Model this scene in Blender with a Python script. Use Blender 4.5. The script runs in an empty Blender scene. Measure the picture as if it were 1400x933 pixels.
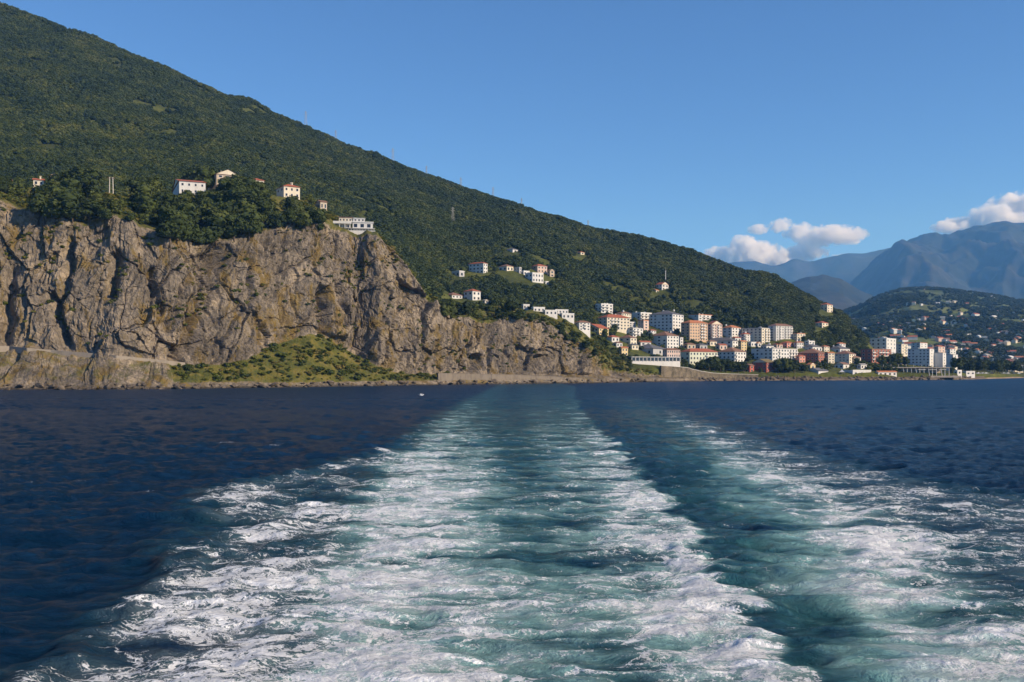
import bpy, math, random
import numpy as np
from mathutils import Vector, Matrix

# ------------------------------------------------------------------ camera, sky, sun, exposure
S = bpy.context.scene
COL = S.collection
FPX = 1361.0          # focal length in photo pixels (photo 1400 x 933)
HOR = 508.0           # photo row of the sea horizon
CAMZ = 8.0            # eye height on the stern deck
cam_data = bpy.data.cameras.new('camera')
cam = bpy.data.objects.new('camera', cam_data)
COL.objects.link(cam)
cam.location = (0, 0, CAMZ)
cam.rotation_euler = (math.radians(90), 0, 0)
cam_data.sensor_width = 36.0
cam_data.lens = 36.0 * FPX / 1400.0
cam_data.shift_y = (HOR - 466.5) / 1400.0
cam_data.clip_start = 0.5
cam_data.clip_end = 90000.0
S.camera = cam

SUN_EL = math.radians(28.0)
SUN_AZ = math.radians(114.0)                 # clockwise from +Y, the way the camera looks
SUNV = Vector((math.sin(SUN_AZ) * math.cos(SUN_EL), math.cos(SUN_AZ) * math.cos(SUN_EL), math.sin(SUN_EL)))
world = bpy.data.worlds.new('World')
S.world = world
world.use_nodes = True
wn = world.node_tree.nodes
wl = world.node_tree.links
wn.clear()
w_out = wn.new('ShaderNodeOutputWorld')
w_bg = wn.new('ShaderNodeBackground')
w_sky = wn.new('ShaderNodeTexSky')
w_sky.sky_type = 'NISHITA'
w_sky.sun_disc = False
w_sky.sun_elevation = SUN_EL
w_sky.sun_rotation = SUN_AZ
w_sky.altitude = 0.0
w_sky.air_density = 0.6
w_sky.dust_density = 0.0
w_sky.ozone_density = 9.0
w_bg.inputs['Strength'].default_value = 0.15
wl.new(w_sky.outputs[0], w_bg.inputs[0])
wl.new(w_bg.outputs[0], w_out.inputs[0])

sun_data = bpy.data.lights.new('sun', 'SUN')
sun_data.energy = 5.0
sun_data.angle = math.radians(0.53)
sun_data.color = (1.0, 0.895, 0.76)
sun = bpy.data.objects.new('sun', sun_data)
COL.objects.link(sun)
sun.location = (300, -300, 400)
sun.rotation_euler = SUNV.to_track_quat('Z', 'Y').to_euler()

S.view_settings.view_transform = 'Standard'
S.view_settings.look = 'None'
S.view_settings.gamma = 1.0
S.view_settings.use_curve_mapping = False
S.view_settings.exposure = 0.22
S.cycles.use_denoising = True
S.cycles.max_bounces = 10
S.cycles.diffuse_bounces = 2
S.cycles.glossy_bounces = 2
S.cycles.transparent_max_bounces = 6
S.cycles.volume_bounces = 8
S.cycles.volume_max_steps = 256
S.cycles.caustics_reflective = False
S.cycles.caustics_refractive = False

R = np.random.default_rng(7)
random.seed(11)

# ------------------------------------------------------------------ noise helpers
def _hash(ix, iy, seed):
    h = (ix.astype(np.int64) * 374761393 + iy.astype(np.int64) * 668265263 + seed * 974711) & 0xFFFFFFFF
    h = ((h ^ (h >> 13)) * 1274126177) & 0xFFFFFFFF
    h = (h ^ (h >> 16)) & 0xFFFFFFFF
    return h.astype(np.float64) / 4294967296.0

def perlin(x, y, seed=0):
    x0 = np.floor(x); y0 = np.floor(y)
    fx = x - x0; fy = y - y0
    u = fx * fx * fx * (fx * (fx * 6 - 15) + 10)
    v = fy * fy * fy * (fy * (fy * 6 - 15) + 10)
    def g(dx, dy):
        a = _hash(x0 + dx, y0 + dy, seed) * 2 * np.pi
        return np.cos(a) * (fx - dx) + np.sin(a) * (fy - dy)
    a = g(0, 0); b = g(1, 0); c = g(0, 1); d = g(1, 1)
    return ((a + (b - a) * u) * (1 - v) + (c + (d - c) * u) * v) * 1.5

def fbm(x, y, octaves=5, seed=0, gain=0.5, lac=2.03):
    s = 0.0; a = 1.0; t = 0.0
    for o in range(octaves):
        s = s + a * perlin(x + 17.3 * o, y - 9.1 * o, seed + o)
        t += a; a *= gain; x = x * lac; y = y * lac
    return s / t

def ridged(x, y, octaves=4, seed=0, gain=0.5):
    s = 0.0; a = 1.0; t = 0.0
    for o in range(octaves):
        s = s + a * (1 - 2.0 * np.abs(perlin(x, y, seed + o)))
        t += a; a *= gain; x = x * 2.03; y = y * 2.03
    return s / t

def facets(x, y, seed=0):
    """cells that are tilted planes: returns height, edge distance, cell random"""
    ix = np.floor(x); iy = np.floor(y)
    d1 = np.full(x.shape, 9.0); d2 = np.full(x.shape, 9.0)
    h = np.zeros(x.shape); rnd = np.zeros(x.shape)
    for dx in (-1, 0, 1):
        for dy in (-1, 0, 1):
            cx = ix + dx; cy = iy + dy
            px = cx + _hash(cx, cy, seed); py = cy + _hash(cx, cy, seed + 1)
            d = (x - px) ** 2 + (y - py) ** 2
            r = _hash(cx, cy, seed + 2)
            hh = (r - 0.5) + (x - px) * (_hash(cx, cy, seed + 3) - 0.5) * 1.6 + (y - py) * (_hash(cx, cy, seed + 4) - 0.5) * 1.6
            m = d < d1
            d2 = np.where(m, d1, np.minimum(d2, d))
            h = np.where(m, hh, h); rnd = np.where(m, r, rnd)
            d1 = np.where(m, d, d1)
    return h, np.sqrt(d2) - np.sqrt(d1), rnd

def smooth(a, b, x):
    t = np.clip((x - a) / (b - a), 0, 1)
    return t * t * (3 - 2 * t)

def zpix(py, Y):
    return CAMZ + (HOR - py) / FPX * Y

def tpix(px):
    return (px - 700.0) / FPX

def pixof(x, y, z):
    return 700.0 + x / y * FPX, HOR - (z - CAMZ) / y * FPX

# ------------------------------------------------------------------ object helpers
def mesh_np(name, V, F, mats=(), smooth_shade=False, mat_idx=None):
    V = np.asarray(V, dtype=np.float32).reshape(-1, 3)
    F = np.asarray(F, dtype=np.int32)
    me = bpy.data.meshes.new(name)
    k = F.shape[1]
    me.vertices.add(len(V)); me.vertices.foreach_set('co', V.ravel())
    me.loops.add(F.size); me.loops.foreach_set('vertex_index', F.ravel())
    me.polygons.add(len(F))
    me.polygons.foreach_set('loop_start', np.arange(0, F.size, k, dtype=np.int32))
    me.polygons.foreach_set('loop_total', np.full(len(F), k, dtype=np.int32))
    for m in mats:
        me.materials.append(m)
    if mat_idx is not None:
        me.polygons.foreach_set('material_index', np.asarray(mat_idx, dtype=np.int32))
    me.update(calc_edges=True)
    me.polygons.foreach_set('use_smooth', np.full(len(F), bool(smooth_shade)))
    return me

def grid_faces(nr, nc, flip=False):
    i = np.arange((nr - 1) * (nc - 1))
    r = i // (nc - 1); c = i % (nc - 1)
    a = r * nc + c
    f = np.stack([a, a + 1, a + nc + 1, a + nc], 1)
    return f[:, ::-1] if flip else f

def add(name, me, parent=None, loc=None, rotz=None, scale=None, label=None, cat=None, group=None, kind=None):
    o = bpy.data.objects.new(name, me)
    COL.objects.link(o)
    if parent is not None: o.parent = parent
    if loc is not None: o.location = loc
    if rotz is not None: o.rotation_euler = (0, 0, rotz)
    if scale is not None: o.scale = scale
    if label: o['label'] = label
    if cat: o['category'] = cat
    if group: o['group'] = group
    if kind: o['kind'] = kind
    return o

class MB:
    """collects faces (any polygon) with a material index each"""
    def __init__(self):
        self.v = []; self.f = []; self.m = []
    def poly(self, pts, m=0):
        n = len(self.v); self.v += [tuple(p) for p in pts]; self.f.append(tuple(range(n, n + len(pts)))); self.m.append(m)
    def box(self, x0, x1, y0, y1, z0, z1, m=0, top=None):
        P = [(x0, y0, z0), (x1, y0, z0), (x1, y1, z0), (x0, y1, z0), (x0, y0, z1), (x1, y0, z1), (x1, y1, z1), (x0, y1, z1)]
        n = len(self.v); self.v += P
        for q in ((0, 3, 2, 1), (4, 5, 6, 7), (0, 1, 5, 4), (1, 2, 6, 5), (2, 3, 7, 6), (3, 0, 4, 7)):
            self.f.append(tuple(n + i for i in q)); self.m.append(m if q != (4, 5, 6, 7) or top is None else top)
    def tube(self, p, q, r0, r1, n=6, m=0):
        p = Vector(p); q = Vector(q); d = (q - p).normalized()
        a = d.orthogonal().normalized(); b = d.cross(a)
        k = len(self.v)
        for c, r in ((p, r0), (q, r1)):
            for i in range(n):
                t = 2 * math.pi * i / n
                self.v.append(tuple(c + a * (r * math.cos(t)) + b * (r * math.sin(t))))
        for i in range(n):
            j = (i + 1) % n
            self.f.append((k + i, k + j, k + n + j, k + n + i)); self.m.append(m)
        self.f.append(tuple(k + n + i for i in range(n))); self.m.append(m)
        self.f.append(tuple(k + n - 1 - i for i in range(n))); self.m.append(m)
    def mesh(self, name, mats, smooth_shade=False):
        me = bpy.data.meshes.new(name)
        me.from_pydata(self.v, [], self.f)
        for m in mats: me.materials.append(m)
        me.polygons.foreach_set('material_index', self.m)
        if smooth_shade: me.polygons.foreach_set('use_smooth', [True] * len(self.f))
        me.update()
        return me

# ------------------------------------------------------------------ material helpers
def new_mat(name):
    m = bpy.data.materials.new(name); m.use_nodes = True
    nt = m.node_tree; b = nt.nodes['Principled BSDF']
    return m, nt, b

def nd(nt, typ, **kw):
    n = nt.nodes.new(typ)
    for k, v in kw.items():
        if k.startswith('i_'):
            key = k[2:].replace('_', ' ')
            n.inputs[key].default_value = v
        else:
            setattr(n, k, v)
    return n

def ramp(nt, stops, interp='LINEAR'):
    n = nt.nodes.new('ShaderNodeValToRGB')
    cr = n.color_ramp; cr.interpolation = interp
    while len(cr.elements) < len(stops): cr.elements.new(0.5)
    for e, (p, c) in zip(cr.elements, stops):
        e.position = p; e.color = (*c, 1) if len(c) == 3 else c
    return n

def math_n(nt, op, a, b=None, c=None, clamp=False):
    n = nt.nodes.new('ShaderNodeMath'); n.operation = op; n.use_clamp = clamp
    for i, x in enumerate((a, b, c)):
        if x is None: continue
        if isinstance(x, (int, float)): n.inputs[i].default_value = x
        else: nt.links.new(x, n.inputs[i])
    return n.outputs[0]

def mixc(nt, fac, a, b, blend='MIX'):
    n = nt.nodes.new('ShaderNodeMix'); n.data_type = 'RGBA'; n.blend_type = blend
    if isinstance(fac, (int, float)): n.inputs[0].default_value = fac
    else: nt.links.new(fac, n.inputs[0])
    for i, x in ((6, a), (7, b)):
        if isinstance(x, tuple): n.inputs[i].default_value = (*x, 1) if len(x) == 3 else x
        else: nt.links.new(x, n.inputs[i])
    return n.outputs[2]

def wpos(nt, scale=(1, 1, 1), rot=(0, 0, 0)):
    g = nt.nodes.new('ShaderNodeNewGeometry')
    mp = nt.nodes.new('ShaderNodeMapping')
    mp.inputs['Scale'].default_value = scale
    mp.inputs['Rotation'].default_value = rot
    nt.links.new(g.outputs['Position'], mp.inputs[0])
    return mp.outputs[0]

def noise(nt, vec, scale, detail=4, rough=0.55, dist=0.0):
    n = nt.nodes.new('ShaderNodeTexNoise')
    n.inputs['Scale'].default_value = scale; n.inputs['Detail'].default_value = detail
    n.inputs['Roughness'].default_value = rough; n.inputs['Distortion'].default_value = dist
    if vec is not None: nt.links.new(vec, n.inputs['Vector'])
    return n.outputs['Fac']

def srange(nt, x, a, b, lo=0.0, hi=1.0, kind='SMOOTHSTEP'):
    n = nt.nodes.new('ShaderNodeMapRange'); n.interpolation_type = kind
    nt.links.new(x, n.inputs[0])
    for i, v in ((1, a), (2, b), (3, lo), (4, hi)):
        if isinstance(v, (int, float)): n.inputs[i].default_value = v
        else: nt.links.new(v, n.inputs[i])
    return n.outputs[0]

def bump(nt, h, strength, dist, normal=None):
    n = nt.nodes.new('ShaderNodeBump'); n.inputs['Strength'].default_value = strength; n.inputs['Distance'].default_value = dist
    nt.links.new(h, n.inputs['Height'])
    if normal is not None: nt.links.new(normal, n.inputs['Normal'])
    return n.outputs[0]

_plain = {}
def plain(name, col, rough=0.8, var=0.12, scale=0.35, metallic=0.0, spec=0.3):
    """painted or plastered surface with weathering mottling"""
    if name in _plain: return _plain[name]
    m, nt, b = new_mat(name)
    v = wpos(nt, (1, 1, 0.45))
    n1 = noise(nt, v, scale, 6, 0.65)
    dark = tuple(c * (1 - 2.2 * var) for c in col); lite = tuple(min(1, c * (1 + var)) for c in col)
    c = ramp(nt, [(0.28, dark), (0.5, col), (0.75, lite)])
    nt.links.new(n1, c.inputs[0])
    nt.links.new(c.outputs[0], b.inputs['Base Color'])
    b.inputs['Roughness'].default_value = rough
    b.inputs['Metallic'].default_value = metallic
    b.inputs['Specular IOR Level'].default_value = spec
    _plain[name] = m
    return m
# ------------------------------------------------------------------ terrain profiles (per photo column: knots of depth and height)
def sheet_table(rows):
    """rows: list of (px, [(Y, Z), ...]) with equal knot counts"""
    px = np.array([r[0] for r in rows], float)
    YZ = np.array([r[1] for r in rows], float)      # n, k, 2
    return px, YZ

def interp_cols(tab, px):
    p, YZ = tab
    px = np.asarray(px, float)
    i = np.clip(np.searchsorted(p, px) - 1, 0, len(p) - 2)
    f = np.clip((px - p[i]) / (p[i + 1] - p[i]), 0, 1)
    f = f[:, None, None]
    return YZ[i] * (1 - f) + YZ[i + 1] * f          # n, k, 2

# --- headland: water row, bench row, rim row, back row of the photo
HEAD = [  # px, waterline, bench, rim, back ground
    (-260, 535, 470, 280, 250), (-100, 534, 472, 275, 250), (0, 533.3, 475, 272, 254), (60, 533, 478, 292, 258), (100, 533, 481, 298, 262),
    (160, 533, 488, 300, 268), (200, 532.6, 492, 310, 268), (250, 532, 497, 330, 264), (300, 531, 497, 328, 256), (350, 530.4, 486, 318, 260),
    (385, 530, 470, 308, 268), (425, 529.4, 457, 300, 276), (450, 529, 465, 306, 290), (485, 528.4, 486, 318, 312), (515, 528, 500, 323, 319),
    (530, 527.6, 506, 340, 337), (545, 527.2, 510, 356, 352), (565, 527, 511, 380, 378), (585, 526.8, 512, 405, 402), (610, 526.3, 512, 432, 420), (660, 525.8, 512, 437, 418),
    (700, 525.3, 512, 437, 420), (745, 524.7, 512, 440, 426), (775, 524.4, 512.5, 452, 434), (800, 524.1, 513, 474, 450), (830, 523.6, 514, 500, 478),
    (870, 522.8, 514.5, 507, 494), (910, 522.2, 516, 511, 501), (960, 521.6, 517.5, 515, 506)]
_rows = []
for px, w, b, r, k in HEAD:
    Ys = CAMZ * FPX / (w - HOR)
    Yb = Ys + 24 + (14 if 370 < px < 500 else 0)
    zb = zpix(b, Yb)
    Yr = Yb + 4
    for _ in range(4):
        zr = zpix(r, Yr); Yr = Yb + 5 + 0.30 * max(0, zr - zb)
    Yk = Yr + (90 if px < 500 else (24 if px < 600 else 60))
    zk = zpix(k, Yk)
    _rows.append((px, [(Ys - 7, -3.0), (Ys, 0.2), (Ys + 5, 2.6), (Yb, zb), (Yr, zr), (Yk, zk), (Yk + 90, zk - (10 if px < 480 else 55))]))
HEAD_TAB = sheet_table(_rows)
HEAD_S = np.array([0.0, 0.02, 0.06, 0.2, 0.82, 0.94, 1.0])

# --- the wooded hillside with the town on its lower slope (Y, photo row)
HILL = [
    (-330, [(600, 300), (820, 215), (1060, 110), (1310, 10), (1560, -110)]),
    (-150, [(600, 300), (820, 230), (1060, 140), (1310, 50), (1560, -45)]),
    (0,    [(600, 300), (820, 240), (1060, 170), (1310, 92), (1560, 8)]),
    (100,  [(610, 300), (830, 245), (1070, 185), (1310, 115), (1560, 46)]),
    (210,  [(620, 300), (840, 250), (1080, 200), (1320, 145), (1560, 90)]),
    (300,  [(640, 310), (850, 265), (1080, 220), (1320, 175), (1560, 129)]),
    (400,  [(660, 340), (860, 295), (1090, 250), (1320, 210), (1560, 169)]),
    (500,  [(690, 390), (870, 335), (1090, 288), (1320, 250), (1560, 214)]),
    (560,  [(720, 430), (880, 370), (1090, 318), (1320, 272), (1560, 234)]),
    (620,  [(740, 450), (890, 408), (1040, 368), (1260, 312), (1560, 254)]),
    (700,  [(760, 452), (900, 415), (1040, 376), (1230, 332), (1540, 283)]),
    (800,  [(770, 478), (900, 440), (1040, 410), (1210, 368), (1520, 315)]),
    (850,  [(775, 500), (890, 460), (1030, 428), (1190, 390), (1500, 327)]),
    (900,  [(790, 503), (900, 476), (1020, 447), (1160, 416), (1470, 338)]),
    (945,  [(820, 506), (925, 480), (1035, 449), (1150, 424), (1450, 349)]),
    (1000, [(855, 508.5), (950, 485), (1050, 457), (1130, 440), (1420, 372)]),
    (1060, [(870, 509), (970, 489), (1055, 464), (1125, 447), (1390, 390)]),
    (1110, [(880, 509.5), (980, 492), (1060, 474), (1125, 462), (1350, 413)]),
    (1150, [(900, 510), (1000, 494), (1060, 484), (1120, 474), (1300, 434)]),
    (1185, [(905, 510), (1000, 496), (1080, 489), (1130, 485), (1250, 467)]),
    (1205, [(910, 510), (1010, 498), (1100, 493), (1150, 491), (1250, 488)]),
    (1300, [(960, 510.5), (1100, 503), (1250, 500), (1400, 499), (1600, 498)]),
    (1345, [(1050, 511), (1150, 507), (1260, 505), (1400, 503), (1600, 502)]),
    (1400, [(1230, 512), (1300, 509), (1400, 507), (1500, 505.5), (1700, 505)]),
    (1560, [(1400, 512), (1480, 509), (1560, 507), (1640, 506), (1800, 506)]),
    (1750, [(1500, 512), (1580, 509), (1660, 507), (1740, 506), (1900, 506)])]
_rows = []
for px, kn in HILL:
    L = [(Y, zpix(p, Y)) for Y, p in kn]
    Y0, z0 = L[0]
    f = [(Y0 - 6, -3.5), (Y0 - 3.2, max(0.5, z0 - 1.5))] if px >= 880 else [(Y0 - 60, z0 - 45), (Y0 - 30, z0 - 15)]
    Yr, zr = L[-1]
    _rows.append((px, f + L + [(Yr + 130, zr - 18), (Yr + 500, max(zr - 170, -2))]))
HILL_TAB = sheet_table(_rows)
HILL_S = np.array([0.0, 0.02, 0.04, 0.2, 0.4, 0.6, 0.86, 0.93, 1.0])

def hill_rough(x, y, s, px):
    a = smooth(0.22, 0.5, s) * (1 - 0.8 * smooth(0.84, 0.87, s)) * np.clip((1215 - px) / 120, 0.0, 1)
    g = ridged((x * 0.8 + y * 0.35) / 170 + 0.6 * perlin(x / 300, y / 300, 3), (y * 0.7 - x * 0.2) / 420, 3, 21)
    return a * (11 * g + 13 * fbm(x / 120, y / 120, 3, 31)) + 0.35 * (1 - a) * perlin(x / 18, y / 18, 8)

def column(tab, sk, px, s):
    YZ = interp_cols(tab, np.atleast_1d(px))
    s = np.asarray(s, float)
    Y = np.array([np.interp(s, sk, YZ[i, :, 0]) for i in range(len(YZ))])
    Z = np.array([np.interp(s, sk, YZ[i, :, 1]) for i in range(len(YZ))])
    return Y, Z                                      # n_px, n_s

def smooth_profile(A, w=5):
    k = np.ones(w) / w
    P = np.pad(A, ((0, 0), (w // 2, w // 2)), mode='edge')
    return np.array([np.convolve(r, k, 'valid') for r in P])

def hill_points(px, s):
    px = np.atleast_1d(np.asarray(px, float))
    Y, Z = column(HILL_TAB, HILL_S, px, s)
    X = tpix(px)[:, None] * Y
    ss = np.broadcast_to(s, Y.shape); pp = np.broadcast_to(px[:, None], Y.shape)
    Z = Z + hill_rough(X, Y, ss, pp)
    return X, Y, Z

_hs = np.linspace(0.021, 0.9, 700)
def on_hill(px, py):
    """the point of the hillside seen at a photo pixel"""
    X, Y, Z = hill_points(px, _hs)
    p = pixof(X[0], Y[0], Z[0])[1]
    i = np.where(p <= py)[0]
    i = i[0] if len(i) else int(np.argmin(p))
    return Vector((X[0, i], Y[0, i], Z[0, i]))

# --- cliff: relief as a function of metres along the shore (u) and height (z)
def cliff_relief(u, z, px):
    zz = z * 0.42
    wu = u + 7 * fbm(u / 30, z / 40, 3, 41) - z * 0.16
    wz = zz + 3 * fbm(u / 22 + 9, z / 22, 3, 45)
    h0, e0, r0 = facets(wu / 26.0 + 5, wz / 13.0 + 2, 47)
    h1, e1, r1 = facets(wu / 12.0, wz / 8.0, 50)
    h2, e2, r2 = facets(wu / 5.0 + 3, wz / 3.6 + 8, 60)
    h3, e3, r3 = facets(wu / 2.0 + 31, wz / 1.7 + 18, 70)
    big = ridged(wu / 58, zz / 90, 2, 81)
    d = 3.8 * (big - 0.3) + 4.6 * h0 + 2.7 * h1 + 1.5 * h2 + 0.7 * h3 + (0.45 + 0.7 * smooth(-0.2, 0.3, fbm(u / 30, z / 24 + 7, 3, 89))) * (0.9 * ridged(wu / 4.5, zz / 7.0, 3, 83) + 0.6 * ridged(wu / 1.8 + 9, zz / 4.0, 2, 87))
    d -= 2.4 * (1 - smooth(0.0, 0.055, e0)) * (r0 > 0.4) + 1.3 * (1 - smooth(0.0, 0.08, e1)) * (r1 > 0.5) + 0.6 * (1 - smooth(0.0, 0.14, e2)) * (r2 > 0.5)
    rough_ = smooth(-0.1, 0.35, fbm(u / 26 + 4, z / 20, 3, 97))
    d += (0.25 + 0.9 * rough_) * fbm(u / 3.2, z / 2.6, 4, 91) + 1.2 * fbm(u / 13, z / 13, 3, 95)
    # the deep chutes that the photograph shows, as columns leaning with height
    for pa, ya, pb, yb, wid, dep in ((292, 345, 252, 480, 8.5, 12), (14, 380, 6, 470, 5, 7), (160, 350, 152, 400, 5, 7), (75, 410, 90, 470, 4, 5.5),
                                     (97, 330, 88, 400, 3.5, 5), (436, 385, 446, 465, 4.5, 9), (205, 370, 215, 420, 3.2, 4.5), (456, 370, 470, 430, 3, 4),
                                     (652, 480, 648, 505, 5, 7), (735, 480, 722, 505, 6, 5), (640, 465, 632, 500, 3, 4), (345, 340, 342, 400, 3, 4), (268, 350, 232, 440, 4, 5)):
        f = (z - zpix(yb, 470.0)) / max(1e-3, zpix(ya, 470.0) - zpix(yb, 470.0))
        fc = np.clip(f, -0.25, 1.2)
        c = pb + (pa - pb) * fc + 6 * perlin(z / 9.0, z * 0 + pa, 99)
        q = (px - c) / FPX * 470.0
        g = np.exp(-(q / (wid * 0.60)) ** 2) * smooth(-0.3, 0.0, f) * (1 - smooth(1.0, 1.3, f))
        d -= 1.2 * dep * g
    return d

HNC, HNR = 1020, 300
def build_head():
    px = np.linspace(-250, 955, HNC)
    # rows: more on the face
    s = np.concatenate([np.linspace(0, 0.06, 22, endpoint=False), np.linspace(0.06, 0.2, 46, endpoint=False), np.linspace(0.2, 0.82, 186, endpoint=False), np.linspace(0.82, 1.0, HNR - 254)])
    Y, Z = column(HEAD_TAB, HEAD_S, px, s)
    Y = smooth_profile(Y, 7); Z = smooth_profile(Z, 7)
    t = tpix(px)[:, None]
    X = t * Y
    ss = np.broadcast_to(s, Y.shape); pp = np.broadcast_to(px[:, None], Y.shape)
    # metres along the shore at the foot of the face
    fx = X[:, 70]; fy = Y[:, 70]
    du = np.hypot(np.diff(fx, prepend=fx[0]), np.diff(fy, prepend=fy[0]))
    u = np.broadcast_to(np.cumsum(du)[:, None], Y.shape)
    # outward normal in plan
    tx = np.gradient(fx); ty = np.gradient(fy)
    k = np.ones(41) / 41
    tx = np.convolve(np.pad(tx, 20, mode='edge'), k, 'valid'); ty = np.convolve(np.pad(ty, 20, mode='edge'), k, 'valid')
    n = np.hypot(tx, ty); nx = (ty / n)[:, None]; ny = (-tx / n)[:, None]
    face = smooth(0.15, 0.26, ss) * (1 - smooth(0.78, 0.86, ss))
    face = np.maximum(face, (0.30 + 0.34 * (1 - smooth(215, 270, pp))) * smooth(0.03, 0.09, ss) * (1 - smooth(0.8, 0.9, ss)))
    # the talus mound and the grassy toe are smoother
    mound = np.clip(1 - ((pp - 432) / 95) ** 2, 0, 1) * (1 - smooth(0.2, 0.24, ss))
    face = face * (1 - 0.8 * mound)
    taper = np.clip((940 - pp) / 120, 0.25, 1)
    d = cliff_relief(u, Z, pp) * face * taper
    X = X + nx * d; Y = Y + ny * d
    Z = Z + face * 1.1 * fbm(u / 5, Z / 4, 3, 111) + (1 - face) * 0.7 * fbm(X / 6, Y / 6, 4, 121) * smooth(0.0, 0.04, ss)
    Z = Z + 3.0 * smooth(0.80, 0.88, ss) * (1 - smooth(0.93, 1.0, ss)) * fbm(X / 16, Y / 16, 3, 131)
    # rim broken up and down
    Z = Z + smooth(0.55, 0.82, ss) * (1 - smooth(0.84, 0.95, ss)) * 5.0 * fbm(u / 14, u * 0 + 3.3, 3, 137)
    return px, s, X, Y, Z, ss, pp

hpx, hs, HX, HY, HZ, HSS, HPP = build_head()
def head_at(px, s):
    i = int(np.clip(np.searchsorted(hpx, px), 0, HNC - 1)); j = int(np.clip(np.searchsorted(hs, s), 0, HNR - 1))
    return Vector((HX[i, j], HY[i, j], HZ[i, j]))
def on_head(px, py, smin=0.0):
    i = int(np.clip(np.searchsorted(hpx, px), 0, HNC - 1))
    p = pixof(HX[i], HY[i], HZ[i])[1]
    j = np.where((p <= py) & (hs >= smin))[0]
    j = j[0] if len(j) else int(np.argmin(p))
    return Vector((HX[i, j], HY[i, j], HZ[i, j]))

def on_land(px, py):
    """first ground seen at a photo pixel: the headland's back slope or the hillside behind it"""
    if px < 955:
        i = int(np.clip(np.searchsorted(hpx, px), 0, HNC - 1))
        p = pixof(HX[i], HY[i], HZ[i])[1]
        j = np.where((p <= py) & (hs >= 0.76))[0]
        if len(j): return Vector((HX[i, j[0]], HY[i, j[0]], HZ[i, j[0]]))
    return on_hill(px, py)
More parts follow.
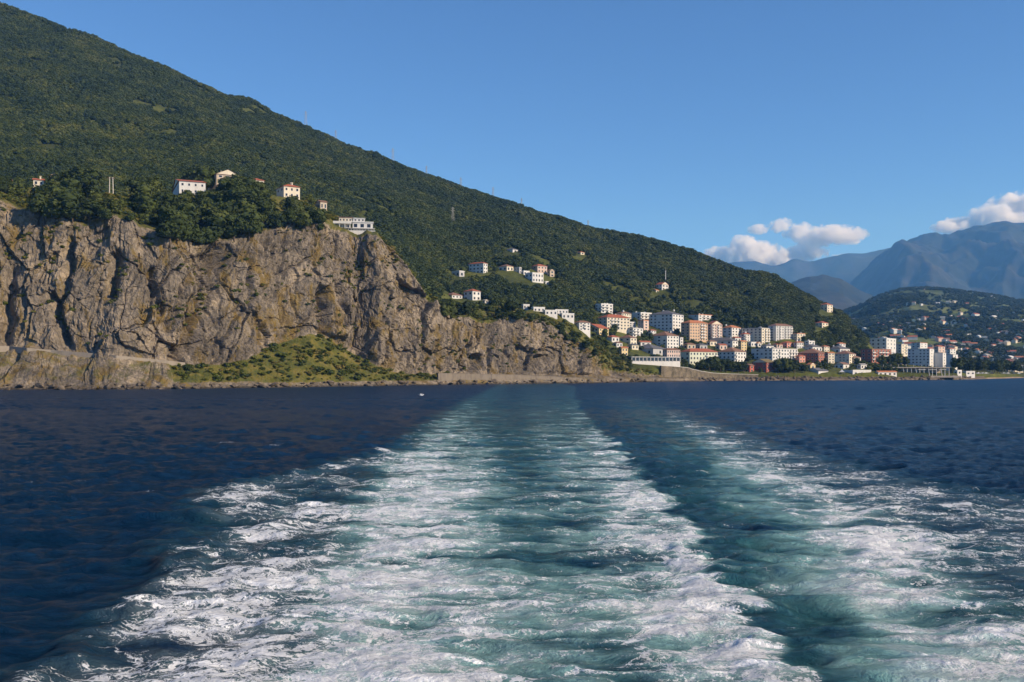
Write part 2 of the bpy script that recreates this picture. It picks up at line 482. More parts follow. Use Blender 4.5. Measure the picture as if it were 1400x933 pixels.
# ------------------------------------------------------------------ land materials
def rock_material():
    m, nt, b = new_mat('cliff_rock')
    L = nt.links
    v = wpos(nt)
    vs = wpos(nt, (1, 1, 0.3), (0, math.radians(14), 0))
    a = noise(nt, v, 0.045, 9, 0.66, 0.8)
    base = ramp(nt, [(0.28, (0.070, 0.058, 0.045)), (0.42, (0.145, 0.121, 0.092)), (0.55, (0.22, 0.181, 0.134)), (0.70, (0.34, 0.268, 0.182))])
    L.new(a, base.inputs[0])
    f = noise(nt, v, 0.55, 7, 0.7, 0.3)
    fine = ramp(nt, [(0.3, (0.45, 0.45, 0.45)), (0.5, (0.95, 0.95, 0.95)), (0.7, (1.5, 1.45, 1.38))])
    L.new(f, fine.inputs[0])
    c = mixc(nt, 1.0, base.outputs[0], fine.outputs[0], 'MULTIPLY')
    # pale freshly broken streaks
    st = noise(nt, vs, 0.16, 6, 0.7, 1.2)
    stf = srange(nt, st, 0.58, 0.68)
    st2 = noise(nt, v, 0.9, 3, 0.6)
    c = mixc(nt, math_n(nt, 'MULTIPLY', stf, srange(nt, st2, 0.4, 0.62)), c, (0.40, 0.315, 0.215))
    # dark seams
    vo = nt.nodes.new('ShaderNodeTexVoronoi'); vo.feature = 'DISTANCE_TO_EDGE'
    wv = nt.nodes.new('ShaderNodeVectorMath'); wv.operation = 'ADD'
    nn = nt.nodes.new('ShaderNodeTexNoise'); nn.inputs['Scale'].default_value = 0.12; nn.inputs['Detail'].default_value = 4
    L.new(v, nn.inputs[0])
    sc = nt.nodes.new('ShaderNodeVectorMath'); sc.operation = 'SCALE'; sc.inputs['Scale'].default_value = 9.0
    L.new(nn.outputs['Color'], sc.inputs[0]); L.new(vs, wv.inputs[0]); L.new(sc.outputs[0], wv.inputs[1])
    L.new(wv.outputs[0], vo.inputs['Vector']); vo.inputs['Scale'].default_value = 0.17
    seam = srange(nt, vo.outputs['Distance'], 0.0, 0.07, 1.0, 0.0)
    c = mixc(nt, math_n(nt, 'MULTIPLY', seam, 0.55), c, (0.05, 0.043, 0.035))
    # ochre lichen and dry grass in vertical runs
    vl = wpos(nt, (1, 1, 0.42))
    li = noise(nt, vl, 0.085, 7, 0.68, 0.8)
    at = nt.nodes.new('ShaderNodeAttribute'); at.attribute_name = 'veg'
    lif = srange(nt, math_n(nt, 'ADD', li, math_n(nt, 'MULTIPLY', at.outputs['Fac'], 0.10)), 0.50, 0.63)
    lcol = ramp(nt, [(0.35, (0.085, 0.058, 0.016)), (0.55, (0.19, 0.125, 0.028)), (0.7, (0.11, 0.10, 0.022))])
    L.new(noise(nt, v, 0.2, 5, 0.6), lcol.inputs[0])
    c = mixc(nt, math_n(nt, 'MULTIPLY', lif, 0.85), c, lcol.outputs[0])
    # grass on ledges, toe and plateau
    g = nt.nodes.new('ShaderNodeNewGeometry')
    sx = nt.nodes.new('ShaderNodeSeparateXYZ'); L.new(g.outputs['True Normal'], sx.inputs[0])
    up = math_n(nt, 'ADD', math_n(nt, 'MULTIPLY', sx.outputs['Z'], 0.42), math_n(nt, 'MULTIPLY', at.outputs['Fac'], 0.75))
    gr = srange(nt, math_n(nt, 'ADD', up, math_n(nt, 'MULTIPLY', noise(nt, v, 0.16, 6, 0.65), 0.75)), 0.78, 1.0)
    gcol = ramp(nt, [(0.3, (0.034, 0.043, 0.010)), (0.46, (0.080, 0.085, 0.017)), (0.60, (0.15, 0.125, 0.028)), (0.75, (0.21, 0.15, 0.06))])
    L.new(noise(nt, v, 0.14, 8, 0.7), gcol.inputs[0])
    c = mixc(nt, gr, c, gcol.outputs[0])
    # wet dark band at the waterline
    gp = nt.nodes.new('ShaderNodeSeparateXYZ'); L.new(g.outputs['Position'], gp.inputs[0])
    wet = srange(nt, math_n(nt, 'ADD', gp.outputs['Z'], math_n(nt, 'MULTIPLY', f, 1.2)), 0.9, 1.9, 1.0, 0.0)
    c = mixc(nt, math_n(nt, 'MULTIPLY', wet, 0.8), c, (0.03, 0.026, 0.022))
    L.new(c, b.inputs['Base Color'])
    b.inputs['Roughness'].default_value = 0.92; b.inputs['Specular IOR Level'].default_value = 0.2
    hb = math_n(nt, 'ADD', math_n(nt, 'MULTIPLY', f, 0.7), math_n(nt, 'MULTIPLY', noise(nt, vs, 1.6, 5, 0.7), 0.35))
    L.new(bump(nt, hb, 0.9, 1.1), b.inputs['Normal'])
    return m

def ground_material(name, stops, scale, fine):
    m, nt, b = new_mat(name)
    v = wpos(nt)
    n1 = noise(nt, v, scale, 7, 0.62, 0.5)
    c = ramp(nt, stops); nt.links.new(n1, c.inputs[0])
    n2 = noise(nt, v, fine, 5, 0.7)
    f = ramp(nt, [(0.3, (0.55, 0.55, 0.55)), (0.7, (1.35, 1.35, 1.3))]); nt.links.new(n2, f.inputs[0])
    nt.links.new(mixc(nt, 1.0, c.outputs[0], f.outputs[0], 'MULTIPLY'), b.inputs['Base Color'])
    b.inputs['Roughness'].default_value = 0.95; b.inputs['Specular IOR Level'].default_value = 0.15
    nt.links.new(bump(nt, n2, 0.8, 1.0), b.inputs['Normal'])
    return m

M_rock = rock_material()
M_hill = ground_material('hillside_undergrowth', [(0.3, (0.026, 0.032, 0.010)), (0.48, (0.058, 0.068, 0.016)), (0.62, (0.10, 0.108, 0.023)), (0.8, (0.15, 0.125, 0.04))], 0.012, 0.2)
M_farhill = ground_material('far_slope_meadow', [(0.3, (0.034, 0.052, 0.018)), (0.45, (0.065, 0.090, 0.027)), (0.56, (0.115, 0.14, 0.042)), (0.75, (0.16, 0.155, 0.06))], 0.0045, 0.03)
M_mount = ground_material('mountain_forest_and_rock', [(0.3, (0.014, 0.020, 0.014)), (0.5, (0.026, 0.031, 0.021)), (0.64, (0.046, 0.043, 0.031)), (0.8, (0.08, 0.066, 0.048))], 0.0012, 0.008)
M_beach = ground_material('beach_sand', [(0.3, (0.16, 0.115, 0.08)), (0.5, (0.25, 0.19, 0.13)), (0.75, (0.33, 0.26, 0.19))], 0.05, 0.6)

# ------------------------------------------------------------------ land meshes
veg = smooth(0.80, 0.86, HSS)
veg = np.maximum(veg, np.clip(1.25 - ((HPP - 432) / 90) ** 2, 0, 1) * smooth(0.05, 0.07, HSS) * (1 - smooth(0.195, 0.21, HSS)))
veg = np.maximum(veg, 0.85 * smooth(215, 260, HPP) * (1 - smooth(590, 640, HPP)) * smooth(0.055, 0.08, HSS) * (1 - smooth(0.17, 0.2, HSS)))
veg = np.maximum(veg, 0.16 * (1 - smooth(200, 240, HPP)) * smooth(0.06, 0.09, HSS) * (1 - smooth(0.18, 0.2, HSS)))
veg = np.maximum(veg, 0.6 * smooth(770, 830, HPP) * smooth(0.3, 0.7, HSS))
me = mesh_np('headland_cliff', np.stack([HX, HY, HZ], 2), grid_faces(HNC, HNR, True), [M_rock], False)
at = me.attributes.new('veg', 'FLOAT', 'POINT'); at.data.foreach_set('value', veg.astype(np.float32).ravel())
headland = add('headland_cliff', me, label='tall grey brown rock cliff with grassy toe rising from the sea', kind='structure')

gpx = np.linspace(-320, 1740, 420); gs = np.concatenate([np.linspace(0, 0.04, 7, endpoint=False), np.linspace(0.04, 0.9, 200), np.linspace(0.91, 1, 14)])
GX, GY, GZ = hill_points(gpx, gs)
me = mesh_np('hillside', np.stack([GX, GY, GZ], 2), grid_faces(len(gpx), len(gs), True), [M_hill], True)
hillside = add('hillside', me, label='long wooded hillside sloping down to the town', kind='structure')

def ridge_sheet(name, label, crest, Ybase, Yfoot_row, Ycrest, mat, rough, wl, seed, ncol=360, nrow=90, back=0.25, power=1.0):
    """a range of hills: foot at depth Ybase, crest row per column at depth Ycrest"""
    cp = np.array([c[0] for c in crest], float); cr = np.array([c[1] for c in crest], float)
    px = np.linspace(cp[0], cp[-1], ncol); row = np.interp(px, cp, cr)
    row = np.convolve(np.pad(row, 2, mode='edge'), np.ones(5) / 5, 'valid')
    s = np.linspace(0, 1 + back, nrow)[None, :]
    Y = (Ybase + (Ycrest - Ybase) * s) * np.ones((ncol, 1))
    z0 = zpix(Yfoot_row, Ybase); z1 = zpix(row, Ycrest)[:, None]
    sc = np.clip(s, 0, 1) ** power
    Z = z0 + (z1 - z0) * sc - np.clip(s - 1, 0, 9) * (z1 - z0) * 1.6
    X = tpix(px)[:, None] * Y
    amp = rough * np.sin(np.clip(s, 0, 1) * np.pi) ** 0.7 * np.clip((z1 - z0) / np.max(z1 - z0), 0.15, 1)
    Z = Z + amp * (ridged(X / wl + 0.5 * perlin(X / wl / 2, Y / wl / 2, seed + 7), Y / wl / 1.8, 4, seed) * 0.8 + 0.7 * fbm(X / wl * 1.4, Y / wl * 1.4, 4, seed + 3))
    Z = Z + rough * 0.10 * fbm(X / wl * 6, Y / wl * 6, 3, seed + 9)
    me = mesh_np(name, np.stack([X, Y, Z], 2), grid_faces(ncol, nrow, True), [mat], True)
    add(name, me, label=label, kind='structure')
    return px, s, X, Y, Z

FAR = ridge_sheet('far_hill', 'rounded hill of meadows and woods scattered with houses', [(1040, 470), (1120, 440), (1150, 428), (1180, 416), (1205, 404), (1230, 397), (1262, 394), (1300, 397), (1350, 403), (1400, 412), (1470, 420), (1560, 440), (1700, 450), (1900, 470)],
                  1750, 507, 4000, M_farhill, 34, 420, 201, 420, 150)
ridge_sheet('wooded_foothill', 'dark blue wooded foothill below the mountains', [(960, 470), (1010, 440), (1040, 415), (1065, 395), (1085, 384), (1105, 378), (1125, 375), (1150, 382), (1170, 393), (1200, 408), (1240, 424), (1300, 440), (1400, 450)],
            5200, 500, 7600, M_mount, 150, 900, 301, 220, 70)
ridge_sheet('high_mountain', 'broad hazy mountain massif with long ravines', [(1020, 470), (1080, 445), (1120, 425), (1150, 400), (1175, 378), (1200, 354), (1220, 341), (1240, 333), (1262, 326), (1275, 322), (1290, 325), (1305, 320), (1330, 313), (1352, 308), (1375, 303), (1400, 306), (1450, 292), (1520, 300), (1620, 330), (1800, 360)],
            7500, 500, 12500, M_mount, 470, 1350, 401, 420, 150)
ridge_sheet('distant_ridge', 'pale blue distant mountain ridge under clouds', [(800, 400), (900, 380), (960, 362), (1000, 358), (1030, 357), (1055, 364), (1072, 360), (1086, 352), (1100, 357), (1112, 359), (1125, 353), (1145, 349), (1162, 345), (1180, 347), (1205, 342), (1240, 336), (1300, 340), (1500, 340)],
            13200, 500, 15500, M_mount, 260, 1700, 501, 260, 60)

# ------------------------------------------------------------------ haze
hz = MB(); hz.box(-14000, 16000, -1500, 17500, -12, 2600)
M_haze = bpy.data.materials.new('haze_air'); M_haze.use_nodes = True
nt = M_haze.node_tree; nt.nodes.clear()
o_ = nt.nodes.new('ShaderNodeOutputMaterial'); pv = nt.nodes.new('ShaderNodeVolumePrincipled')
pv.inputs['Color'].default_value = (0.17, 0.47, 1.0, 1)
pv.inputs['Absorption Color'].default_value = (1, 1, 1, 1)
pv.inputs['Density'].default_value = 5.2e-5
pv.inputs['Anisotropy'].default_value = 0.0
nt.links.new(pv.outputs[0], o_.inputs['Volume'])
haze = add('haze', hz.mesh('haze', [M_haze]), label='thin blue haze hanging over the whole bay', kind='stuff')
# ------------------------------------------------------------------ the sea with the ship's wake
def sea_material():
    m, nt, b = new_mat('sea_water')
    L = nt.links
    g = nt.nodes.new('ShaderNodeNewGeometry')
    def attr(n):
        a = nt.nodes.new('ShaderNodeAttribute'); a.attribute_name = n; return a.outputs['Fac']
    D = attr('foam'); A = attr('aerated')
    p = wpos(nt, (1, 1, 1))
    # warp
    wn_ = nt.nodes.new('ShaderNodeTexNoise'); wn_.inputs['Scale'].default_value = 0.42; wn_.inputs['Detail'].default_value = 5; wn_.inputs['Roughness'].default_value = 0.6
    L.new(p, wn_.inputs[0])
    sub = nt.nodes.new('ShaderNodeVectorMath'); sub.operation = 'SUBTRACT'; sub.inputs[1].default_value = (0.5, 0.5, 0.5); L.new(wn_.outputs['Color'], sub.inputs[0])
    sc = nt.nodes.new('ShaderNodeVectorMath'); sc.operation = 'SCALE'; sc.inputs['Scale'].default_value = 3.2; L.new(sub.outputs[0], sc.inputs[0])
    ad = nt.nodes.new('ShaderNodeVectorMath'); ad.operation = 'ADD'; L.new(p, ad.inputs[0]); L.new(sc.outputs[0], ad.inputs[1])
    mp = nt.nodes.new('ShaderNodeMapping'); mp.inputs['Scale'].default_value = (0.5, 1.0, 1.0); L.new(ad.outputs[0], mp.inputs[0])
    q = mp.outputs[0]
    def ridge(scale, detail, rough, k):
        n = noise(nt, q, scale, detail, rough, 0.35)
        return math_n(nt, 'SUBTRACT', 1.0, math_n(nt, 'MULTIPLY', math_n(nt, 'ABSOLUTE', math_n(nt, 'SUBTRACT', n, 0.5)), k), clamp=True)
    r1 = ridge(0.50, 5, 0.60, 13.0); r2 = ridge(1.5, 5, 0.60, 11.0); r3 = ridge(4.2, 4, 0.6, 9.0)
    blot = noise(nt, q, 0.95, 10, 0.74)
    blotn = srange(nt, blot, 0.30, 0.70, 0, 1, 'LINEAR')
    fine = noise(nt, q, 5.5, 6, 0.7)
    lace = math_n(nt, 'MAXIMUM', r1, math_n(nt, 'MAXIMUM', math_n(nt, 'MULTIPLY', r2, 0.9), math_n(nt, 'MULTIPLY', r3, 0.72)))
    patt = math_n(nt, 'ADD', math_n(nt, 'MULTIPLY', lace, 0.56), math_n(nt, 'MULTIPLY', blotn, 0.36))
    patt = math_n(nt, 'ADD', patt, math_n(nt, 'MULTIPLY', math_n(nt, 'SUBTRACT', fine, 0.5), 0.45))
    th = math_n(nt, 'SUBTRACT', 0.97, math_n(nt, 'MULTIPLY', D, 0.58))
    foam = srange(nt, patt, th, math_n(nt, 'ADD', th, 0.14))
    veil = math_n(nt, 'MULTIPLY', srange(nt, D, 0.25, 1.0, 0, 0.14), srange(nt, noise(nt, q, 0.33, 5, 0.6), 0.3, 0.65))
    foam = math_n(nt, 'ADD', foam, veil)
    foam = math_n(nt, 'MULTIPLY', foam, srange(nt, D, 0.02, 0.16), clamp=True)
    dr = ramp(nt, [(0.0, (0.0026, 0.0235, 0.060)), (0.34, (0.030, 0.110, 0.130)), (0.66, (0.19, 0.37, 0.355)), (1.0, (0.50, 0.64, 0.62))])
    L.new(A, dr.inputs[0]); deep = dr.outputs[0]
    col = mixc(nt, foam, deep, (0.93, 0.94, 0.94))
    L.new(col, b.inputs['Base Color'])
    sp_ = nt.nodes.new('ShaderNodeSeparateXYZ'); L.new(g.outputs['Position'], sp_.inputs[0])
    L.new(math_n(nt, 'ADD', srange(nt, sp_.outputs['Y'], 40.0, 420.0, 0.13, 0.33), math_n(nt, 'MULTIPLY', foam, 0.5)), b.inputs['Roughness'])
    b.inputs['IOR'].default_value = 1.333
    L.new(math_n(nt, 'SUBTRACT', 0.10, math_n(nt, 'MULTIPLY', foam, 0.08)), b.inputs['Specular IOR Level'])
    # ripples
    rp = wpos(nt, (0.55, 1.0, 1.0), (0, 0, math.radians(8)))
    h1 = noise(nt, rp, 0.9, 8, 0.70, 0.6); h2 = noise(nt, rp, 3.4, 4, 0.6, 0.2)
    hh = math_n(nt, 'ADD', math_n(nt, 'MULTIPLY', h1, 0.95), math_n(nt, 'MULTIPLY', h2, 0.16))
    nb = bump(nt, hh, 1.0, 1.0)
    nb2 = bump(nt, math_n(nt, 'ADD', foam, math_n(nt, 'MULTIPLY', fine, 0.35)), 0.35, 0.05, nb)
    L.new(nb2, b.inputs['Normal'])
    return m

def build_sea():
    rows = np.concatenate([np.linspace(2600, 1010, 6, endpoint=False), np.linspace(1010, 560, 560, endpoint=False), np.linspace(560, 516, 130, endpoint=False), 508 + 8 * np.linspace(1, 0.18, 16) ** 1.0])
    Y = CAMZ * FPX / (rows - HOR)
    t = np.concatenate([np.linspace(-1.8, -0.66, 14, endpoint=False), np.linspace(-0.66, 0.66, 800), np.linspace(0.66, 1.8, 15)[1:]])
    YY, TT = np.meshgrid(Y, t)                       # t-major: columns
    XX = TT * YY
    x, y = XX, YY
    # edges of the wake (metres), measured on the water
    far_ = np.exp(-np.maximum(y - 30, 0) / 95.0); near = np.exp(-np.maximum(y - 34, 0) / 165.0)
    jag = 1.1 * perlin(x / 3.2, y / 3.6, 615) + 0.9 * perlin(x / 1.2, y / 1.1, 616)
    xd = np.interp(y, [0, 27, 37, 57, 97, 175, 300, 500], [-4.4, -5.6, -7.0, -8.8, -11.0, -12.5, -12.5, -9])        # dense churned water
    xo = np.interp(y, [0, 20, 27, 37, 47, 57, 66, 80, 97, 130, 200, 400], [-11, -12, -13.2, -14.2, -16.0, -19.5, -21, -18, -14.4, -14.0, -14.2, -13])   # lacy fringe
    xr = np.interp(y, [0, 26, 37, 60, 89, 151, 300, 500], [7.4, 7.9, 8.3, 9.6, 10.4, 12.2, 19, 32])
    wl_ = x - xd + 1.6 * perlin(x / 7, y / 8, 618); wo_ = x - xo + jag + 1.2 * fbm(x * 0 + y / 7, y / 40, 3, 611)
    wr_ = xr - x + jag * 0.8 + 1.0 * fbm(x * 0 + y / 6 + 40, y / 40, 3, 613)
    right = smooth(-0.7, 0.8, wr_)
    inside = smooth(-3.0, 2.0, wl_) * right
    fringe = smooth(-1.6, 3.6, wo_) * right * (1 - inside)
    patch = fbm(x / 2.2, y / 1.6, 5, 621); patch2 = fbm(x / 7.5, y / 4.5, 4, 631)
    cross = fbm(x / 3.4 + 0.9 * perlin(x / 6, y / 3, 641), y / 0.95, 4, 645)     # crests lying across the track
    redge = np.exp(-(np.maximum(wr_ - 0.8, 0) / 3.4) ** 2) * inside
    ledge = np.exp(-((wl_ - 2.6) / 3.6) ** 2) * inside
    core = np.exp(-((x - 0.5) / 3.2) ** 2) * inside
    D = inside * (0.66 + 0.22 * redge + 0.24 * ledge - 0.18 * core) * (0.12 + 0.92 * near)
    D = D + inside * (0.20 * patch + 0.36 * patch2 + 0.34 * cross) * (0.45 + 0.55 * near)
    D = D + fringe * np.clip(np.interp(y, [0, 30, 36, 50], [.92, .88, .78, .60]) + 0.7 * patch2 + 0.25 * cross + 0.15 * patch, 0, 1) * (0.18 + 0.95 * near) * np.exp(-np.maximum(-wo_, 0))
    rim_ = np.exp(-((wo_ - 0.9) / 1.1) ** 2) * right
    D = D + rim_ * np.clip(-0.02 + 0.9 * patch2 + 0.3 * patch, 0, .45) * np.interp(y, [0, 45, 70, 140], [0.9, .8, .4, .15])
    # the band of the other hull: pale churned water, lacy foam outside it
    c2 = np.interp(y, [0, 26, 37, 57, 118, 175, 300], [11.2, 12.0, 13.8, 16.8, 22.2, 26, 34])
    b2 = np.exp(-((x - c2) / np.interp(y, [0, 30, 60, 120], [2.6, 3.2, 4.0, 4.6])) ** 2)
    f2 = smooth(-3.5, 3.0, x - c2) * (1 - smooth(c2 + np.interp(y, [0, 26, 40, 60, 75, 100, 200], [10, 12, 13, 13, 9, 6, 6]), c2 + np.interp(y, [0, 26, 40, 60, 75, 100, 200], [16, 18, 19, 19, 15, 10, 9]), x + 2.5 * patch2))
    D = D + f2 * np.clip(0.66 + 0.5 * patch2 + 0.3 * cross + 0.2 * patch, 0, 1) * np.interp(y, [0, 30, 60, 90, 150, 260], [.98, .95, .90, .78, .6, .25])
    D = D + b2 * 0.34 * near * (1 + patch + patch2)
    gap = right * 0 + smooth(-0.5, 1, -wr_) * smooth(c2 - 1.5, c2 - 4.0, x)
    D = D + gap * np.clip(0.26 + 0.55 * cross + 0.35 * patch, 0, .6) * near * 0.9
    # a few whitecaps
    for cx, cy, lx, a in ((-31, 112, 3.0, 1.0), (-26, 108, 1.6, 0.8), (-33, 72, 3.0, .75), (-25, 64, 3, .8), (37, 63, 3.2, 0.9), (33, 90, 2.2, 0.6), (40, 97, 2.4, .6), (27, 78, 2.4, .5), (55, 120, 3, .5), (48, 75, 2.2, .6), (62, 150, 4, .6), (30, 130, 2.5, .5), (-45, 95, 2.4, .45), (-52, 130, 3, .4), (-22, 140, 3, .5), (70, 190, 5, .5), (44, 210, 4, .4), (-60, 180, 4, .35)):
        D = D + a * np.exp(-((x - cx) / lx) ** 2 - ((y - cy - 0.25 * (x - cx)) / (0.012 * cy)) ** 2) * 0.75
    # waves
    h = np.zeros_like(x)
    rr = np.random.default_rng(3)
    sp = np.maximum(np.hypot(np.gradient(x, axis=0), 1e-6), 0.02); dy_ = np.abs(np.gradient(y, axis=1))
    for i in range(54):
        lam = 1.1 * (22 / 1.1) ** rr.random(); ang = math.radians(rr.normal(100, 34))
        kx, ky = math.cos(ang) * 2 * math.pi / lam, math.sin(ang) * 2 * math.pi / lam
        a = 0.0105 * lam ** 0.66 * (0.6 + 0.8 * rr.random()) * (0.4 if lam > 8 else 1)
        ph = kx * x + ky * y + rr.random() * 6.28
        fade = smooth(0.2, 0.42, lam / (dy_ * max(abs(math.sin(ang)), 0.3) * 4 + 1e-6) * 0.5)
        s_ = np.sin(ph)
        h += a * fade * (s_ - 0.35 * np.cos(2 * ph))
    calm = 1 - 0.45 * inside - 0.35 * np.clip(b2 + f2, 0, 1)
    h *= calm * (0.55 + 0.45 * smooth(5, 40, y))
    turb = (inside + 0.5 * fringe) * (0.10 * patch + 0.13 * cross + 0.14 * patch2) * (0.3 + 0.7 * near)
    h += turb + np.clip(b2 + f2, 0, 1) * 0.055 * (patch + cross) * near
    lip = rim_ * np.interp(y, [0, 24, 34, 50, 90, 200], [0.42, 0.36, 0.22, 0.22, 0.10, 0.03]) * np.clip(0.7 + 1.1 * fbm(x * 0 + y / 4.5, y / 30, 3, 651), 0, 1.6)
    lip2 = np.exp(-((wr_ - 0.7) / 0.9) ** 2) * np.interp(y, [0, 26, 40, 60, 150], [0.2, 0.18, 0.15, 0.10, 0.03]) * np.clip(0.8 + 1.2 * fbm(x * 0 + y / 3.5, y / 30 + 9, 3, 655), 0, 1.6)
    h += lip + lip2
    fineN = fbm(x / 0.7, y / 0.5, 4, 661)
    h += np.clip(D, 0, 1) * 0.075 * fineN * smooth(110, 40, y)
    D = D + 0.6 * np.clip(h - 0.10, 0, 0.4) * np.clip(inside + fringe + f2, 0, 1)
    D = np.clip(D, 0, 1.15)
    A = inside * (0.70 + 0.20 * redge + 0.32 * ledge - 0.20 * core) * (0.13 + 0.87 * np.exp(-np.maximum(y - 34, 0) / 125)) + fringe * 0.22 * near
    A = A + b2 * 0.80 * np.exp(-np.maximum(y - 30, 0) / 110) + f2 * 0.26 * far_ + gap * 0.16 * near
    A = np.clip(A * (1 + 1.1 * patch2 + 0.6 * patch + 0.5 * cross), 0, 1.0)
    h *= smooth(1400, 500, y)
    me = mesh_np('sea', np.stack([x, y, h], 2), grid_faces(len(t), len(Y), True), [sea_material()], True)
    for n, a in (('foam', D), ('aerated', A)):
        at = me.attributes.new(n, 'FLOAT', 'POINT'); at.data.foreach_set('value', a.astype(np.float32).ravel())
    return add('sea', me, label='dark blue sea with a broad white foaming ship wake', kind='structure')
sea = build_sea()
# ------------------------------------------------------------------ vegetation
def foliage_material(name, stops, noise_scale=0.02, amount=0.5):
    m, nt, b = new_mat(name)
    oi = nt.nodes.new('ShaderNodeObjectInfo')
    n = noise(nt, wpos(nt), noise_scale, 4, 0.6)
    n2 = noise(nt, wpos(nt), 0.7, 3, 0.6)
    f = math_n(nt, 'ADD', math_n(nt, 'MULTIPLY', oi.outputs['Random'], amount), math_n(nt, 'MULTIPLY', n, 1 - amount))
    f = math_n(nt, 'ADD', f, math_n(nt, 'MULTIPLY', math_n(nt, 'SUBTRACT', n2, 0.5), 0.16))
    c = ramp(nt, stops); nt.links.new(f, c.inputs[0])
    nt.links.new(c.outputs[0], b.inputs['Base Color'])
    b.inputs['Roughness'].default_value = 0.85; b.inputs['Specular IOR Level'].default_value = 0.18
    return m
M_forest = foliage_material('forest_foliage', [(0.22, (0.014, 0.024, 0.009)), (0.42, (0.028, 0.043, 0.012)), (0.56, (0.054, 0.070, 0.016)), (0.74, (0.105, 0.108, 0.024))], 0.016, 0.26)
M_leaf = foliage_material('broad_leaf_foliage', [(0.2, (0.022, 0.034, 0.010)), (0.5, (0.045, 0.062, 0.016)), (0.8, (0.085, 0.098, 0.022))], 0.05, 0.5)
M_scrub = foliage_material('dry_scrub_foliage', [(0.2, (0.036, 0.052, 0.012)), (0.45, (0.080, 0.098, 0.018)), (0.65, (0.14, 0.135, 0.026)), (0.85, (0.19, 0.14, 0.04))], 0.06, 0.55)
M_farfol = foliage_material('distant_foliage', [(0.2, (0.018, 0.030, 0.013)), (0.6, (0.038, 0.054, 0.019)), (0.85, (0.06, 0.07, 0.024))], 0.004, 0.5)
M_bark = plain('bark', (0.10, 0.075, 0.05), 0.95)

_t = (1 + 5 ** 0.5) / 2
ICO_V = np.array([(-1, _t, 0), (1, _t, 0), (-1, -_t, 0), (1, -_t, 0), (0, -1, _t), (0, 1, _t), (0, -1, -_t), (0, 1, -_t), (_t, 0, -1), (_t, 0, 1), (-_t, 0, -1), (-_t, 0, 1)], float)
ICO_V /= np.linalg.norm(ICO_V[0])
ICO_F = np.array([(0, 11, 5), (0, 5, 1), (0, 1, 7), (0, 7, 10), (0, 10, 11), (1, 5, 9), (5, 11, 4), (11, 10, 2), (10, 7, 6), (7, 1, 8), (3, 9, 4), (3, 4, 2), (3, 2, 6), (3, 6, 8), (3, 8, 9), (4, 9, 5), (2, 4, 11), (6, 2, 10), (8, 6, 7), (9, 8, 1)])
def subdiv(V, F):
    V = [tuple(v) for v in V]; cache = {}; out = []
    def mid(a, b):
        k = (min(a, b), max(a, b))
        if k not in cache:
            p = (np.array(V[a]) + np.array(V[b])) / 2; p /= np.linalg.norm(p); V.append(tuple(p)); cache[k] = len(V) - 1
        return cache[k]
    for a, b, c in F:
        x, y, z = mid(a, b), mid(b, c), mid(c, a)
        out += [(a, x, z), (b, y, x), (c, z, y), (x, y, z)]
    return np.array(V), np.array(out)
ICO1 = subdiv(ICO_V, ICO_F); ICO2 = subdiv(*ICO1)

def crown_mesh(name, seed, mat, lobes=9, leaves=420, leaf=0.085, wide=0.46, tall=0.40, base=0.55, spread=0.30, cone=0.0, core=0.80):
    """crown of a tree whose full height is 1: lumpy lobes dressed with leaf sprays"""
    r = np.random.default_rng(seed)
    V = []; F = []; n = 0
    cs = []; rs = []
    for i in range(lobes):
        a = r.random() * 6.283; d = spread * math.sqrt(r.random()); zz = r.uniform(-1, 1)
        k = 1 - cone * (zz + 1) / 2
        c = np.array([math.cos(a) * d * k * (1 - 0.35 * abs(zz)), math.sin(a) * d * k * (1 - 0.35 * abs(zz)), base + zz * tall * 0.62])
        rad = np.array([1, 1, 0.82]) * wide * r.uniform(0.42, 0.62) * (1 - 0.5 * cone * (zz + 1) / 2)
        cs.append(c); rs.append(rad)
        v, f = ICO1
        vv = v * (1 + 0.22 * (r.random((len(v), 1)) - 0.5)) * rad * core + c
        V.append(vv); F.append(f + n); n += len(vv)
    per = max(1, leaves // lobes)
    for c, rad in zip(cs, rs):
        d = r.normal(size=(per, 3)); d /= np.linalg.norm(d, axis=1)[:, None]
        d[:, 2] = np.where(d[:, 2] < -0.55, -d[:, 2], d[:, 2])
        p = c + d * rad * r.uniform(0.82, 1.16, (per, 1))
        nn = d + 0.55 * r.normal(size=(per, 3)); nn /= np.linalg.norm(nn, axis=1)[:, None]
        t = np.cross(nn, r.normal(size=(per, 3))); t /= np.linalg.norm(t, axis=1)[:, None]
        bb = np.cross(nn, t)
        s = leaf * r.uniform(0.55, 1.3, (per, 1))
        q = np.stack([p - t * s - nn * s * 0.25, p + bb * s * 0.7 + nn * s * 0.2, p + t * s - nn * s * 0.25, p - bb * s * 0.7 + nn * s * 0.1], 1).reshape(-1, 3)
        k = np.arange(per)[:, None] * 4 + n
        V.append(q); F.append(np.concatenate([k + np.array([[0, 1, 2]]), k + np.array([[0, 2, 3]])])); n += 4 * per
    return mesh_np(name, np.concatenate(V), np.concatenate(F), [mat])

def trunk_mesh(name, seed, h=0.5):
    r = random.Random(seed); b = MB()
    top = (r.uniform(-.03, .03), r.uniform(-.03, .03), h)
    b.tube((0, 0, -0.12), (top[0] * .5, top[1] * .5, h * 0.5), 0.034, 0.025, 7); b.tube((top[0] * .5, top[1] * .5, h * 0.48), top, 0.025, 0.014, 7)
    for i in range(4):
        a = i * 1.57 + r.random(); z = h * r.uniform(0.5, 0.9)
        b.tube((top[0] * .6, top[1] * .6, z), (math.cos(a) * 0.2, math.sin(a) * 0.2, z + r.uniform(.08, .2)), 0.013, 0.005, 5)
    return b.mesh(name, [M_bark], True)

